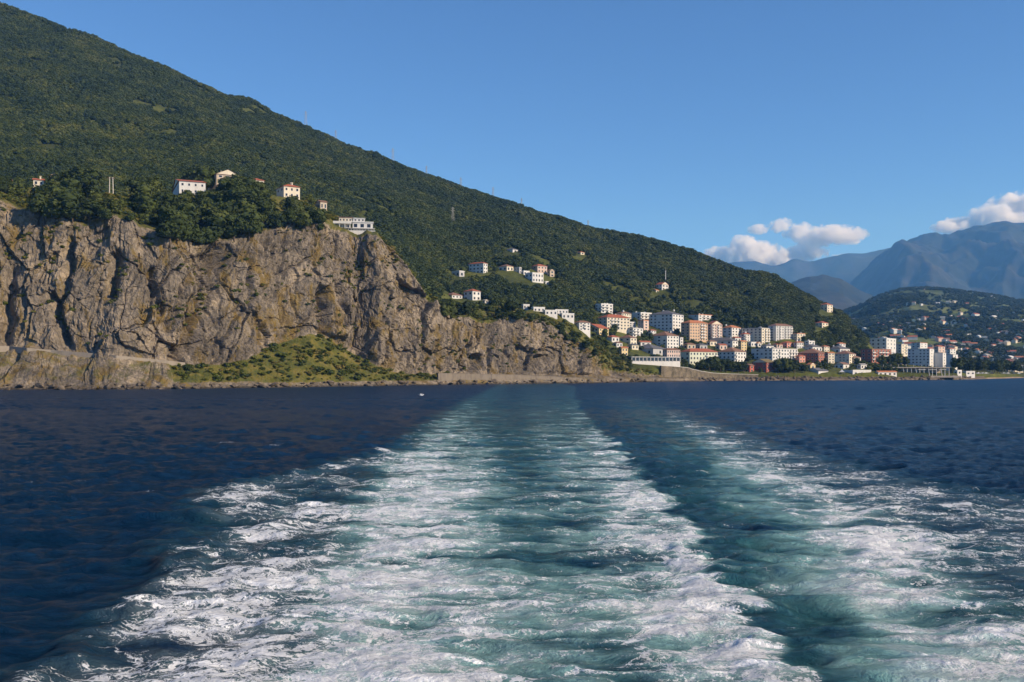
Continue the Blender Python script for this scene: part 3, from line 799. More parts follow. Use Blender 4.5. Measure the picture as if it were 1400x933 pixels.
def scatter_group(name, objs):
    c = bpy.data.collections.new(name)
    for o in objs: c.objects.link(o)
    return c

def scatter(name, label, P, scl, rot, var, coll, kind='stuff'):
    """one mass of plants: points that carry copies of the plants of a collection"""
    n = len(P)
    me = bpy.data.meshes.new(name); me.vertices.add(n); me.vertices.foreach_set('co', np.asarray(P, np.float32).ravel())
    for an, ty, arr, key in (('scl', 'FLOAT_VECTOR', scl, 'vector'), ('rot', 'FLOAT_VECTOR', rot, 'vector'), ('var', 'INT', var, 'value')):
        a = me.attributes.new(an, ty, 'POINT'); a.data.foreach_set(key, np.asarray(arr, np.int32 if ty == 'INT' else np.float32).ravel())
    o = add(name, me, label=label, kind=kind)
    ng = bpy.data.node_groups.new(name + '_nodes', 'GeometryNodeTree')
    ng.interface.new_socket('Geometry', in_out='INPUT', socket_type='NodeSocketGeometry')
    ng.interface.new_socket('Geometry', in_out='OUTPUT', socket_type='NodeSocketGeometry')
    gi = ng.nodes.new('NodeGroupInput'); go = ng.nodes.new('NodeGroupOutput')
    ip = ng.nodes.new('GeometryNodeInstanceOnPoints'); ci = ng.nodes.new('GeometryNodeCollectionInfo')
    ci.inputs['Collection'].default_value = coll; ci.inputs['Separate Children'].default_value = True; ci.inputs['Reset Children'].default_value = True
    ip.inputs['Pick Instance'].default_value = True
    ng.links.new(gi.outputs[0], ip.inputs['Points']); ng.links.new(ci.outputs[0], ip.inputs['Instance'])
    for an, ty, sock in (('scl', 'FLOAT_VECTOR', 'Scale'), ('rot', 'FLOAT_VECTOR', 'Rotation'), ('var', 'INT', 'Instance Index')):
        a = ng.nodes.new('GeometryNodeInputNamedAttribute'); a.data_type = ty; a.inputs['Name'].default_value = an
        ng.links.new(a.outputs[0], ip.inputs[sock])
    ng.links.new(ip.outputs[0], go.inputs[0])
    md = o.modifiers.new('plants', 'NODES'); md.node_group = ng
    return o

def sample_faces(X, Y, Z, n, rng, ok=None):
    a = np.stack([X[:-1, :-1], Y[:-1, :-1], Z[:-1, :-1]], 2); b_ = np.stack([X[1:, :-1], Y[1:, :-1], Z[1:, :-1]], 2)
    c = np.stack([X[:-1, 1:], Y[:-1, 1:], Z[:-1, 1:]], 2)
    A = np.linalg.norm(np.cross(b_ - a, c - a), axis=2)
    if ok is not None: A = A * ok
    p = (A / A.sum()).ravel()
    idx = rng.choice(len(p), n, p=p)
    u = rng.random((n, 1)); v = rng.random((n, 1))
    af, bf, cf = a.reshape(-1, 3)[idx], b_.reshape(-1, 3)[idx], c.reshape(-1, 3)[idx]
    return af + (bf - af) * u + (cf - af) * v, idx

OCC = []          # photo boxes kept free of woodland because a house shows there
# ------------------------------------------------------------------ building materials
WALLS = {k: plain('wall_' + k, c, 0.85, 0.07, 0.3) for k, c in dict(
    white=(0.62, 0.60, 0.56), cream=(0.66, 0.58, 0.44), yellow=(0.64, 0.50, 0.26), orange=(0.58, 0.39, 0.245), pink=(0.58, 0.43, 0.35),
    tan=(0.46, 0.37, 0.27), grey=(0.42, 0.41, 0.40), red=(0.36, 0.085, 0.055), brick=(0.30, 0.105, 0.065), lilac=(0.40, 0.34, 0.36), mint=(0.60, 0.62, 0.48), salmon=(0.60, 0.27, 0.20)).items()}
ROOFS = {k: plain('roof_' + k, c, 0.9, 0.16, 0.9) for k, c in dict(tile=(0.34, 0.105, 0.055), orange=(0.44, 0.17, 0.08), slate=(0.12, 0.12, 0.13), flat=(0.33, 0.32, 0.30), white=(0.68, 0.67, 0.64), moss=(0.17, 0.13, 0.055), brown=(0.22, 0.12, 0.08)).items()}
M_frame = plain('window_frame_paint', (0.62, 0.60, 0.56), 0.6, 0.04)
M_trim = plain('pale_trim', (0.66, 0.63, 0.58), 0.7, 0.06)
M_glass, _nt, _b = new_mat('window_glass')
_b.inputs['Base Color'].default_value = (0.018, 0.022, 0.028, 1); _b.inputs['Roughness'].default_value = 0.12
M_conc = plain('concrete', (0.34, 0.30, 0.25), 0.9, 0.14, 0.25)
M_metal = plain('galvanised_metal', (0.30, 0.30, 0.30), 0.55, 0.06, metallic=0.6)

def window_mesh():
    b = MB()
    b.box(-.5, .5, -.05, .02, -.5, -.42); b.box(-.5, .5, -.05, .02, .42, .5)
    b.box(-.5, -.42, -.05, .02, -.42, .42); b.box(.42, .5, -.05, .02, -.42, .42)
    b.poly([(-.42, -.012, -.42), (.42, -.012, -.42), (.42, -.012, .42), (-.42, -.012, .42)], 1)
    return b.mesh('window', [M_frame, M_glass])
WIN = window_mesh()
def balcony_mesh():
    b = MB()
    b.box(-.5, .5, -1.15, 0.02, -.14, 0.0); b.box(-.5, .5, -1.15, -1.05, .0, .82); b.box(-.5, -.46, -1.05, .0, .0, .82); b.box(.46, .5, -1.05, .0, .0, .82)
    return b.mesh('balcony', [M_trim])
BALC = balcony_mesh()
TANK = MB(); TANK.box(-.9, .9, -.7, .7, 0, 1.5); TANK.tube((0, 0, 1.4), (0, 0, 1.9), .55, .45, 8)
TANK = TANK.mesh('roof_tank', [WALLS['white']])
CHIM = MB(); CHIM.box(-.4, .4, -.4, .4, -1.0, 1.5); CHIM.box(-.55, .55, -.55, .55, 1.5, 1.7)
CHIM = CHIM.mesh('chimney', [WALLS['cream']])

def roof_mesh(kind, W, L, mat, rise):
    b = MB(); o = 0.55
    x0, x1, y0, y1 = -o, W + o, -o, L + o
    if kind == 'flat':
        t = 0.7
        b.box(-.12, W + .12, -.12, .22, 0, t); b.box(-.12, W + .12, L - .22, L + .12, 0, t)
        b.box(-.12, .22, .22, L - .22, 0, t); b.box(W - .22, W + .12, .22, L - .22, 0, t)
        b.box(.22, W - .22, .22, L - .22, 0, 0.12)
        return b.mesh('roof', [mat])
    z0, z1 = 0.0, rise
    b.box(x0, x1, y0, y1, -0.16, 0.0)
    if kind == 'hip':
        if W >= L:
            r0, r1 = (x0 + (y1 - y0) / 2, (y0 + y1) / 2), (x1 - (y1 - y0) / 2, (y0 + y1) / 2)
        else:
            r0, r1 = ((x0 + x1) / 2, y0 + (x1 - x0) / 2), ((x0 + x1) / 2, y1 - (x1 - x0) / 2)
        A, B, C, D = (x0, y0, .002), (x1, y0, .002), (x1, y1, .002), (x0, y1, .002); P, Q = (*r0, z1), (*r1, z1)
        if W >= L: b.poly([A, B, Q, P]); b.poly([B, C, Q]); b.poly([C, D, P, Q]); b.poly([D, A, P])
        else: b.poly([A, B, P]); b.poly([B, C, Q, P]); b.poly([C, D, Q]); b.poly([D, A, P, Q])
    elif kind == 'gable_x':    # ridge along x, gable ends on x faces
        ym = (y0 + y1) / 2
        b.poly([(x0, y0, .002), (x1, y0, .002), (x1, ym, z1), (x0, ym, z1)]); b.poly([(x1, y1, .002), (x0, y1, .002), (x0, ym, z1), (x1, ym, z1)])
        b.poly([(x0 + .5, y1 - .5, 0), (x0 + .5, y0 + .5, 0), (x0 + .5, ym, z1 - .2)], 1); b.poly([(x1 - .5, y0 + .5, 0), (x1 - .5, y1 - .5, 0), (x1 - .5, ym, z1 - .2)], 1)
    elif kind == 'gable_y':    # ridge along y, gable faces the lit side
        xm = (x0 + x1) / 2
        b.poly([(x0, y1, .002), (x0, y0, .002), (xm, y0, z1), (xm, y1, z1)]); b.poly([(x1, y0, .002), (x1, y1, .002), (xm, y1, z1), (xm, y0, z1)])
        b.poly([(x0 + .5, y0 + .5, 0), (x1 - .5, y0 + .5, 0), (xm, y0 + .5, z1 - .2)], 1); b.poly([(x1 - .5, y1 - .5, 0), (x0 + .5, y1 - .5, 0), (xm, y1 - .5, z1 - .2)], 1)
    return b.mesh('roof', [mat, WALLS['cream']])

def building(name, label, cat, x0, xc, x1, ytop, ybase, wall='white', roof=('hip', 'tile'), floors=3, nl=3, nr=3, balc=0, P=None, theta=None, group=None, tanks=0, chims=0, foot=7.0, win=(0.5, 0.56), maxd=46.0, lwall=None, occ=True):
    rng = random.Random(name + label)
    if P is None: P = on_land(xc, ybase)
    if occ: OCC.append((x0 - 2, x1 + 2, ytop - 3, ybase + 2, P.y))
    Y = P.y; tc = tpix(xc); Px = tc * Y; t0, t1 = tpix(x0), tpix(x1)
    zb = zpix(ybase, Y)
    wl_, wr_ = max(xc - x0, 1.0), max(x1 - xc, 1.0)
    th = math.radians(theta) if theta is not None else min(max(0.5 * math.atan2(wr_, wl_) + 0.5 * math.radians(45), math.radians(34)), math.radians(64))
    s, c = math.sin(th), math.cos(th)
    Ln = min(max((Px - t0 * Y) / (c + t0 * s), 4.0), maxd); W = min(max((t1 * Y - Px) / max(s - t1 * c, 0.15), 4.0), maxd)
    H = max((ybase - ytop) / FPX * Y, 2.6)
    root = add(name, None, loc=(Px, Y, zb), rotz=math.atan2(c, s), label=label, cat=cat, group=group)
    b = MB(); b.box(0, W, 0, Ln, -foot, H)
    fh = H / floors
    for k in range(1, floors):      # floor bands
        if floors > 2 and rng.random() < 0.8:
            z = k * fh; b.box(-.05, W + .05, -.05, Ln + .05, z - .11, z + .04)
    add('wall', b.mesh('wall', [WALLS[wall]]), root)
    rise = 0.0
    if roof[0] == 'flat': rm = roof_mesh('flat', W, Ln, ROOFS[roof[1]], 0)
    else:
        span = min(W, Ln) if roof[0] == 'hip' else (Ln if roof[0] == 'gable_x' else W)
        rise = min(max(span * 0.24, 1.1), 4.5); rm = roof_mesh(roof[0], W, Ln, ROOFS[roof[1]], rise)
    rf = add('roof', rm, root, loc=(0, 0, H + (0.16 if roof[0] != 'flat' else 0)))
    for k in range(chims): add('chimney', CHIM, rf, loc=(W * rng.uniform(.2, .8), Ln * rng.uniform(.2, .5), max(0.3, rise * 0.6)))
    for k in range(tanks): add('roof_tank', TANK, rf, loc=(W * rng.uniform(.15, .85), Ln * rng.uniform(.15, .85), 0.1 if roof[0] == 'flat' else rise * 0.7), rotz=rng.random())
    bays = sorted(rng.sample(range(nr), min(nr, balc))) if balc else []
    for k in range(floors):
        z = (k + 0.52) * fh
        for i in range(nr):
            p = W / nr; x = (i + .5) * p
            wmul = rng.uniform(0.9, 1.1)
            add('window', WIN, root, loc=(x, -0.004, z), scale=(min(p * win[0] * wmul, 3.4), 1, fh * win[1] * (1.15 if i in bays else 1)))
            if i in bays and k > 0: add('balcony', BALC, root, loc=(x, -0.003, k * fh + .05), scale=(p * 0.86, 1, 1))
        for i in range(nl):
            p = Ln / nl; y = (i + .5) * p
            if rng.random() < 0.12: continue
            add('window', WIN, root, loc=(-0.004, y, z), rotz=-math.pi / 2, scale=(min(p * win[0], 2.6), 1, fh * win[1] * .9))
    return root

HEADG = 0
def at_head(px, py, Y=None):
    p = on_head(px, py, 0.78)
    if Y: p = Vector((tpix(px) * Y, Y, zpix(py, Y)))
    return p

T = 'town buildings on the slope above the sea wall'
A_ = 'apartment_building'; H_ = 'house'
# ---- cliff-top houses
def head_house(px, py):     # a little behind the rim, on the plateau
    return at_head(px, py)
building(H_, 'white two storey house with a low red tiled roof among cliff-top trees', 'house', 236, 245, 281, 247.5, 265, 'white', ('gable_x', 'tile'), 2, 2, 4, P=head_house(245, 265), theta=66, win=(.34, .42))
building(H_, 'tan house with a broad gabled roof rising highest out of the cliff-top trees', 'house', 284, 296, 328, 238, 249, 'tan', ('gable_y', 'brown'), 2, 2, 3, P=at_head(296, 249, 622), theta=58, chims=1)
building(H_, 'low cream house almost hidden by foliage beside the tan gabled house', 'house', 338, 345, 361, 246, 252, 'cream', ('hip', 'tile'), 1, 1, 3, P=at_head(345, 252, 622), theta=60)
building(H_, 'square cream house with red hipped roof and two chimneys above the cliff', 'house', 378, 388, 410, 254.5, 270, 'cream', ('hip', 'tile'), 2, 2, 3, P=head_house(388, 270), theta=58, chims=2, win=(.4, .5))
building('house', 'small brown house with pale corner posts behind the terraced restaurant', 'house', 432, 438, 447, 276, 287, 'tan', ('gable_x', 'brown'), 1, 1, 2, P=head_house(438, 287), theta=50)
building(H_, 'cream cottage with red roof and pointed chimney near the cliff-top edge', 'house', 43, 45.5, 60, 246, 254, 'cream', ('gable_x', 'tile'), 1, 1, 2, P=head_house(46, 255), theta=66, chims=1)
building(H_, 'red roof tip of a house poking over the domed tree', 'house', 67, 69, 76, 240, 247, 'pink', ('gable_y', 'tile'), 1, 1, 1, P=at_head(69, 247, 600), theta=55, foot=2, occ=False)
building(H_, 'pale bungalow with a low red roof next to the cottage', 'house', 15, 18, 25, 249, 255, 'white', ('gable_x', 'tile'), 1, 1, 2, P=at_head(18, 255, 590), theta=55, foot=2, occ=False)
building(H_, 'pale bungalow with a red gable farther along the hedge from the cottage', 'house', -6, -2, 7, 247, 254, 'white', ('gable_y', 'tile'), 1, 1, 2, P=at_head(-2, 254, 590), theta=55, foot=2, occ=False)

# ---- terraced cliff restaurant
def restaurant():
    Y = head_house(482, 319).y; Y = max(Y, 560); k = Y / FPX
    base = Vector((tpix(461) * Y, Y, zpix(319, Y)))
    OCC.append((450, 518, 285, 322, Y))
    root = add('terraced_restaurant', None, loc=base, rotz=math.radians(9), label='white terraced restaurant with arcades perched on the edge of the cliff', cat='restaurant')
    def prt(nm, boxes, mat):
        b = MB()
        for q in boxes: b.box(*q)
        return add(nm, b.mesh(nm, [mat]), root)
    W_ = WALLS['white']
    prt('terrace_wall', [(4.2, 23.5, -1.5, -1.0, -2.0, 1.7), (4.2, 4.7, -1.0, 4, -2, 1.7), (4.2, 23.5, -1.02, 5.5, -2.5, 0.35)], W_)
    for i in range(11):
        prt('terrace_post', [(5.0 + i * 1.75, 5.3 + i * 1.75, -0.7, -0.4, 0.35, 3.1)], W_)
    prt('terrace_canopy', [(4.6, 23.2, -1.2, 3.5, 3.1, 3.3)], M_trim)
    prt('wall', [(9.5, 22.0, 2.2, 9.0, 0.0, 7.3)], W_)
    prt('roof', [(9.0, 22.6, 1.7, 9.5, 7.302, 7.8)], ROOFS['white'])
    prt('upper_wall', [(-1.5, 8.2, 3.5, 10, 3.0, 7.8)], WALLS['cream'])
    prt('upper_terrace', [(-2.6, 8.8, 1.2, 3.4, 6.3, 6.6), (-2.6, 8.8, 1.2, 1.4, 6.6, 7.8)], W_)
    prt('penthouse', [(1.0, 9.4, 5.5, 11, 7.9, 10.6)], WALLS['cream']); prt('penthouse', [(9.8, 17.0, 5.0, 11, 7.8, 10.2)], W_)
    prt('penthouse_roof', [(0.6, 9.7, 5.1, 11.4, 10.602, 10.95)], ROOFS['brown']); prt('penthouse_roof', [(9.75, 17.3, 4.7, 11.3, 10.202, 10.5)], ROOFS['white'])
    for i in range(3): add('arch_window', WIN, root, loc=(11.3 + i * 4.1, 2.196, 5.3), scale=(2.6, 1, 2.6))
    for i in range(4): add('window', WIN, root, loc=(2.0 + i * 2.0, 5.496, 9.2), scale=(1.1, 1, 1.2))
    for i in range(3): add('window', WIN, root, loc=(11.2 + i * 2.3, 4.996, 9.2), scale=(1.2, 1, 1.2))
    for i in range(4): add('window', WIN, root, loc=(-.4 + i * 2.4, 3.496, 4.8), scale=(1.3, 1, 1.8))
    for i in range(4): prt('terrace_column', [(-1.9 + i * 3.2, -1.5 + i * 3.2, 1.5, 1.9, -2.0, 6.3)], W_)
restaurant()

# ---- houses on the wooded slope
for a in (
    (H_, 'white villa with red roof and red balcony band on the wooded spur', 'house', 641, 661, 666.5, 360, 374, 'white', ('hip', 'tile'), 3, 4, 2),
    (H_, 'small grey house with bright white rooftop pieces below the red-roofed villa', 'house', 618, 628, 635, 371, 379, 'grey', ('flat', 'white'), 1, 2, 1),
    (H_, 'isolated blue grey roofed house high on the wooded spur', 'house', 691, 701, 708, 341, 346, 'white', ('hip', 'slate'), 1, 1, 1),
    (H_, 'grey house with tiled terrace at the middle of the spur hamlet', 'house', 682, 693, 702, 364, 371, 'cream', ('hip', 'brown'), 1, 2, 2),
    (H_, 'slate grey flat house with a narrow white side in the spur hamlet', 'house', 703, 710, 713, 366, 374, 'grey', ('flat', 'flat'), 2, 2, 1),
    (H_, 'low white house with a long flat roof in the spur hamlet', 'house', 711, 716, 724, 371, 376, 'white', ('flat', 'white'), 1, 1, 2),
    (H_, 'pale pink house with red hipped roof above the white square house', 'house', 727, 735, 748, 363.5, 373, 'pink', ('hip', 'tile'), 2, 1, 3),
    (H_, 'square white house with two rows of windows on the spur', 'house', 718, 728, 743, 373.5, 386, 'white', ('flat', 'white'), 2, 2, 4),
    (H_, 'brown house with pale gable end at the end of the spur hamlet', 'house', 748, 752, 758, 370, 379, 'tan', ('gable_y', 'brown'), 2, 1, 1),
    (H_, 'tiny white shed below the square white house', 'shed', 744, 746, 750, 385.5, 389, 'white', ('flat', 'white'), 1, 1, 1),
    (H_, 'tall white house with red roof on the slope over the low cliff', 'house', 634, 646, 657, 398, 411, 'white', ('hip', 'tile'), 2, 2, 2),
    (H_, 'long white bungalow beside the tall white house over the low cliff', 'house', 606, 618, 632, 403.5, 408, 'white', ('hip', 'brown'), 1, 2, 3),
    (H_, 'small white shed between tall house and terraced villas', 'shed', 661, 663, 667, 411, 415, 'white', ('gable_y', 'flat'), 1, 1, 1),
    (H_, 'lone red-roofed cottage high on the open wooded slope', 'house', 789, 794, 799, 345, 348.5, 'cream', ('hip', 'tile'), 1, 1, 1),
    (H_, 'hillside villa with red roof, white dormer and garden terrace under the pale mast', 'house', 897, 905, 914, 389, 397, 'white', ('gable_y', 'tile'), 2, 2, 2),
    (H_, 'low red-roofed annexe beside the hillside villa under the mast', 'house', 892, 897, 901, 397, 400.5, 'cream', ('gable_x', 'orange'), 1, 1, 1),
    (H_, 'cream tower house on the bare nose of the ridge', 'house', 1122, 1131, 1138.5, 416.5, 427, 'cream', ('hip', 'tile'), 3, 2, 2),
    (H_, 'pale house with red roof halfway down the wooded nose', 'house', 1115, 1124, 1132.5, 441.5, 449, 'cream', ('hip', 'tile'), 2, 2, 2)):
    building(*a, group='houses on the wooded slope', foot=4)
def strip_villa(x0, x1, yt, yb, label):
    building(H_, label, 'house', x0, x0 + 2.5, x1, yt, yb, 'white', ('flat', 'white'), 1, 1, max(2, int((x1 - x0) / 5)), foot=4, theta=66, maxd=30, group='white terraced villas above the low cliff')
strip_villa(713, 724, 417, 423, 'small white villa at the upper end of the terraced row')
strip_villa(727, 745, 421, 426.5, 'long flat white villa stepping down the terraced row')
strip_villa(743, 762, 425, 431, 'flat white villa with deep terrace in the terraced row')
strip_villa(757, 777, 424, 429, 'raised white villa behind the deep terrace of the terraced row')
strip_villa(766, 785, 429.5, 436, 'lowest white villa ending the terraced row beside the trees')

# ---- the town
for a, kw in (
    ((A_, 'white three storey house alone on the green slope above the town', 'apartment building', 814, 822, 838, 416, 428, 'white', ('flat', 'white'), 3, 2, 3), dict(balc=2, tanks=2)),
    ((A_, 'cream four storey block with tiled hip roof below the lone white house', 'apartment building', 818, 830, 861, 434, 451, 'cream', ('hip', 'tile'), 4, 2, 7), dict(balc=3, tanks=1)),
    ((H_, 'house with yellow end wall, lilac side and red gabled roof near the low cliff', 'house', 797, 819, 832, 449, 458, 'yellow', ('gable_x', 'tile'), 2, 3, 3), {}),
    ((H_, 'white house with brown tiled roof between villas and yellow-ended house', 'house', 785, 792, 807, 441, 452, 'white', ('hip', 'brown'), 3, 1, 3), dict(balc=1)),
    ((A_, 'grey and white block with small roof terraces beside the pink tower', 'apartment building', 847, 865.5, 879, 449, 461, 'white', ('flat', 'flat'), 3, 3, 3), dict(balc=2, tanks=3)),
    ((A_, 'white flat-roofed block with long balconies behind the pink tower', 'apartment building', 864, 876, 891, 428, 440, 'white', ('flat', 'white'), 3, 2, 3), dict(balc=3, tanks=2)),
    ((H_, 'narrow pink tower house', 'house', 872, 880, 887, 438.5, 454, 'pink', ('flat', 'orange'), 4, 2, 1), {}),
    ((A_, 'long grey six storey block with a bright white narrow end', 'apartment building', 888, 919.5, 934.5, 429.5, 456, 'white', ('hip', 'slate'), 6, 6, 4), dict(tanks=2)),
    ((A_, 'white four storey block with red roof in front of the long grey block', 'apartment building', 890.5, 912, 928, 459, 477, 'white', ('hip', 'brown'), 4, 3, 4), dict(chims=1, tanks=1)),
    ((H_, 'cream house with dark side wall below the grey and white block', 'house', 846, 862, 870.5, 462, 472, 'cream', ('hip', 'brown'), 2, 2, 2), {}),
    ((H_, 'small white house with low red roof beside the yellow-ended house', 'house', 829, 836.5, 846.5, 461, 468, 'white', ('hip', 'tile'), 1, 1, 2), {}),
    ((H_, 'yellow house at the brink of the scrubby slope', 'house', 847, 850, 858.5, 476, 487, 'yellow', ('gable_x', 'orange'), 2, 1, 2), {}),
    ((H_, 'white house with low red roof above the slate-roofed hall', 'house', 871, 876, 890, 468, 473, 'white', ('gable_x', 'tile'), 1, 1, 2), {}),
    ((H_, 'dark slate-roofed hall above the long white sea terrace', 'hall', 862, 893, 912, 477, 486, 'grey', ('hip', 'slate'), 1, 3, 1), {}),
    ((A_, 'orange six storey block with hipped orange roof', 'apartment building', 931, 943, 967.5, 441.5, 466, 'orange', ('hip', 'orange'), 6, 2, 7), dict(tanks=0, balc=2)),
    ((A_, 'pink six storey block with red gable next to the orange block', 'apartment building', 967, 973, 987.5, 443.5, 466, 'pink', ('gable_y', 'tile'), 6, 1, 4), dict(balc=2)),
    ((A_, 'white penthouse-topped block behind the orange block', 'apartment building', 938.5, 955, 975.5, 430.5, 441, 'white', ('flat', 'orange'), 3, 2, 4), dict(balc=2, tanks=3)),
    ((A_, 'white four storey block with orange roof and dark side next to the pink gabled block', 'apartment building', 988, 1000.5, 1013, 448, 463, 'white', ('hip', 'orange'), 4, 2, 3), dict(tanks=1)),
    ((A_, 'big cream six storey block with a long dark windowed side', 'apartment building', 1014, 1041.5, 1059.5, 449, 471, 'cream', ('flat', 'flat'), 6, 5, 5), dict(balc=2, tanks=3)),
    ((A_, 'white six storey block with many balconies at the forest foot', 'apartment building', 1050, 1061, 1083.5, 445.5, 467, 'white', ('hip', 'brown'), 6, 1, 6), dict(balc=4)),
    ((A_, 'pale green three storey seafront block with wide red roof', 'apartment building', 930, 943, 981, 481, 499, 'mint', ('hip', 'tile'), 3, 2, 9), dict(balc=2)),
    ((H_, 'low dark-roofed house with white front between orange block and yellow house', 'house', 965, 1001.5, 1009, 466, 476, 'white', ('hip', 'slate'), 2, 4, 2), dict(tanks=1)),
    ((H_, 'small house with red roof and pale wall in front of the pink gabled block', 'house', 978, 984, 994, 472, 479, 'pink', ('gable_x', 'tile'), 1, 1, 2), {}),
    ((H_, 'narrow yellow house with orange roof amid the town', 'house', 1009, 1013.5, 1021, 467, 481, 'yellow', ('gable_x', 'orange'), 4, 1, 2), {}),
    ((H_, 'white seafront house with a coral lower front beside tree row', 'house', 982, 1004.5, 1020, 481, 496, 'white', ('hip', 'brown'), 3, 4, 4), dict(balc=1)),
    ((H_, 'red house with mossy gabled roof standing on the seafront lawn', 'house', 1028, 1048, 1060.5, 496, 510, 'red', ('gable_x', 'moss'), 3, 3, 4), dict(win=(.42, .6))),
    ((H_, 'low red annexe attached in line with the seafront red house', 'annexe', 1017, 1025, 1031, 500, 509.5, 'red', ('gable_x', 'brown'), 2, 1, 1), {}),
    ((A_, 'white four storey block with dark windowed side behind the red house', 'apartment building', 1027, 1056, 1090.5, 477, 496, 'white', ('flat', 'flat'), 4, 5, 9), dict(balc=4, tanks=3)),
    ((H_, 'cluster-end white house with flat roof above the seafront block', 'house', 1023, 1027, 1034, 468.5, 474, 'white', ('flat', 'white'), 1, 1, 2), {}),
    ((H_, 'white house with orange awning roof above the seafront block', 'house', 1033, 1036, 1041, 469.5, 475, 'white', ('gable_y', 'orange'), 1, 1, 1), {}),
    ((H_, 'brown-roofed house squeezed behind the white balcony block', 'house', 1068, 1076, 1085, 469, 476, 'salmon', ('hip', 'tile'), 2, 2, 2), {}),
    ((H_, 'white house with red roof below the forest foot', 'house', 1086, 1089.5, 1098.5, 468.5, 477, 'white', ('hip', 'tile'), 2, 1, 3), dict(tanks=1)),
    ((A_, 'dark red brick block with pink lit end near the harbour sheds', 'apartment building', 1091, 1119, 1131, 483, 498, 'brick', ('hip', 'brown'), 3, 5, 4), {}),
    ((H_, 'narrow cream house wedged beside the dark red brick block', 'house', 1130.5, 1132.5, 1141, 483, 497, 'cream', ('gable_x', 'orange'), 4, 1, 2), {}),
    ((A_, 'cream four storey block with long grey side near the harbour sheds', 'apartment building', 1141.5, 1161, 1170, 484, 498, 'cream', ('hip', 'brown'), 4, 4, 3), dict(tanks=1)),
    ((H_, 'white-roofed house with tanks behind the narrow cream house', 'house', 1132.5, 1148.5, 1162, 477, 483.5, 'white', ('hip', 'slate'), 1, 2, 3), dict(tanks=3)),
    ((H_, 'grey house with broad white roof at the foot of the wooded nose', 'house', 1096, 1111, 1124, 474.5, 481, 'white', ('hip', 'slate'), 1, 2, 3), dict(tanks=1)),
    ((A_, 'red brick four storey block standing apart past the wooded nose', 'apartment building', 1177, 1192, 1218.5, 478, 496.5, 'brick', ('flat', 'brown'), 4, 2, 6), dict(balc=4, tanks=1)),
    ((A_, 'bright white block with grey side behind the red brick four storey block', 'apartment building', 1190, 1212, 1225, 463, 478, 'white', ('flat', 'white'), 3, 3, 3), dict(tanks=2)),
    ((A_, 'cream tower block between white block and triple white blocks', 'apartment building', 1222, 1232.5, 1241, 471, 486, 'cream', ('flat', 'flat'), 4, 2, 2), dict(balc=1, tanks=1)),
    ((A_, 'white seafront slab with a wide grey windowed side, widest of three in line', 'apartment building', 1241, 1271, 1277, 477.5, 502, 'white', ('flat', 'flat'), 6, 6, 1), dict(tanks=1, lwall=None)),
    ((A_, 'white seafront slab with a blank grey side, middle of three in line', 'apartment building', 1277, 1289, 1293.5, 483, 503, 'white', ('flat', 'flat'), 5, 0, 1), dict(tanks=1)),
    ((A_, 'white seafront slab with bright narrow front, beach end of three in line', 'apartment building', 1293.5, 1303, 1309.5, 485.5, 508, 'white', ('flat', 'flat'), 6, 0, 1), dict(tanks=2)),
    ((H_, 'long low white harbour shed with three dark window groups', 'shed', 1151, 1166, 1191, 507, 515, 'white', ('flat', 'white'), 1, 1, 3), dict(foot=3, theta=60, win=(.6, .4))),
    ((H_, 'low white boathouse with a single wide window by the rock armour', 'shed', 1102, 1119, 1132.5, 507.5, 515, 'white', ('gable_x', 'slate'), 1, 2, 1), dict(foot=3, win=(.7, .4))),
    ((H_, 'low white cafe with red roof beside the sea pavilion', 'cafe', 1197, 1201, 1226, 509, 514.5, 'white', ('gable_x', 'orange'), 1, 1, 4), dict(foot=3, theta=62)),
    ((H_, 'yellow gabled kiosk house behind the white boathouse', 'house', 1104, 1108, 1115, 499, 507, 'yellow', ('gable_y', 'orange'), 1, 1, 1), {}),
    ((H_, 'white cabin with dark side behind the long low harbour shed', 'cabin', 1141, 1153, 1161, 498.5, 504.5, 'white', ('gable_x', 'brown'), 1, 2, 1), {}),
    ((H_, 'low white beach kiosk at the foot of the beach-end slab', 'kiosk', 1306, 1309, 1315, 507, 512.5, 'white', ('flat', 'white'), 1, 1, 1), dict(foot=3)),
    ((H_, 'long white beach kiosk with dark front opening', 'kiosk', 1318, 1321, 1333, 508.5, 513, 'white', ('flat', 'white'), 1, 1, 2), dict(foot=3, theta=62, win=(.75, .5))),
    ((H_, 'small cream house with red roof between kiosks and beach trees', 'house', 1311, 1315, 1325, 496, 503, 'cream', ('hip', 'orange'), 1, 1, 2), {}),
    ((H_, 'square pale mint house over the beach tree row', 'house', 1344, 1345.5, 1352, 494, 503, 'mint', ('flat', 'tile'), 2, 1, 2), {}),
    ((H_, 'long cream hall with low red roof over the beach tree row', 'hall', 1352, 1355, 1375, 497, 503, 'cream', ('hip', 'tile'), 1, 1, 6), {}),
    ((H_, 'pale arcaded hall with grey hipped roof over the beach tree row', 'hall', 1376, 1379, 1399, 500, 508, 'cream', ('hip', 'flat'), 2, 1, 6), {}),
    ((H_, 'tan house with brown roof under the orange block', 'house', 934, 940, 951, 471, 478, 'tan', ('hip', 'brown'), 1, 1, 2), {}),
    ((H_, 'grey slate-roofed house wedged below the orange block', 'house', 950, 957, 967, 472, 479, 'grey', ('hip', 'slate'), 1, 2, 2), {}),
    ((H_, 'white house with slate roof below the big cream block', 'house', 1040, 1048, 1058, 473, 479, 'white', ('hip', 'slate'), 1, 2, 2), dict(tanks=1)),
    ((H_, 'pink house with tiled roof below the white balcony block', 'house', 1057, 1062, 1070, 471, 477, 'pink', ('hip', 'tile'), 1, 1, 2), {}),
    ((H_, 'cream house with brown roof beside the dark corner of the nose wood', 'house', 1161, 1168, 1177, 489, 497, 'cream', ('hip', 'brown'), 2, 2, 2), {}),
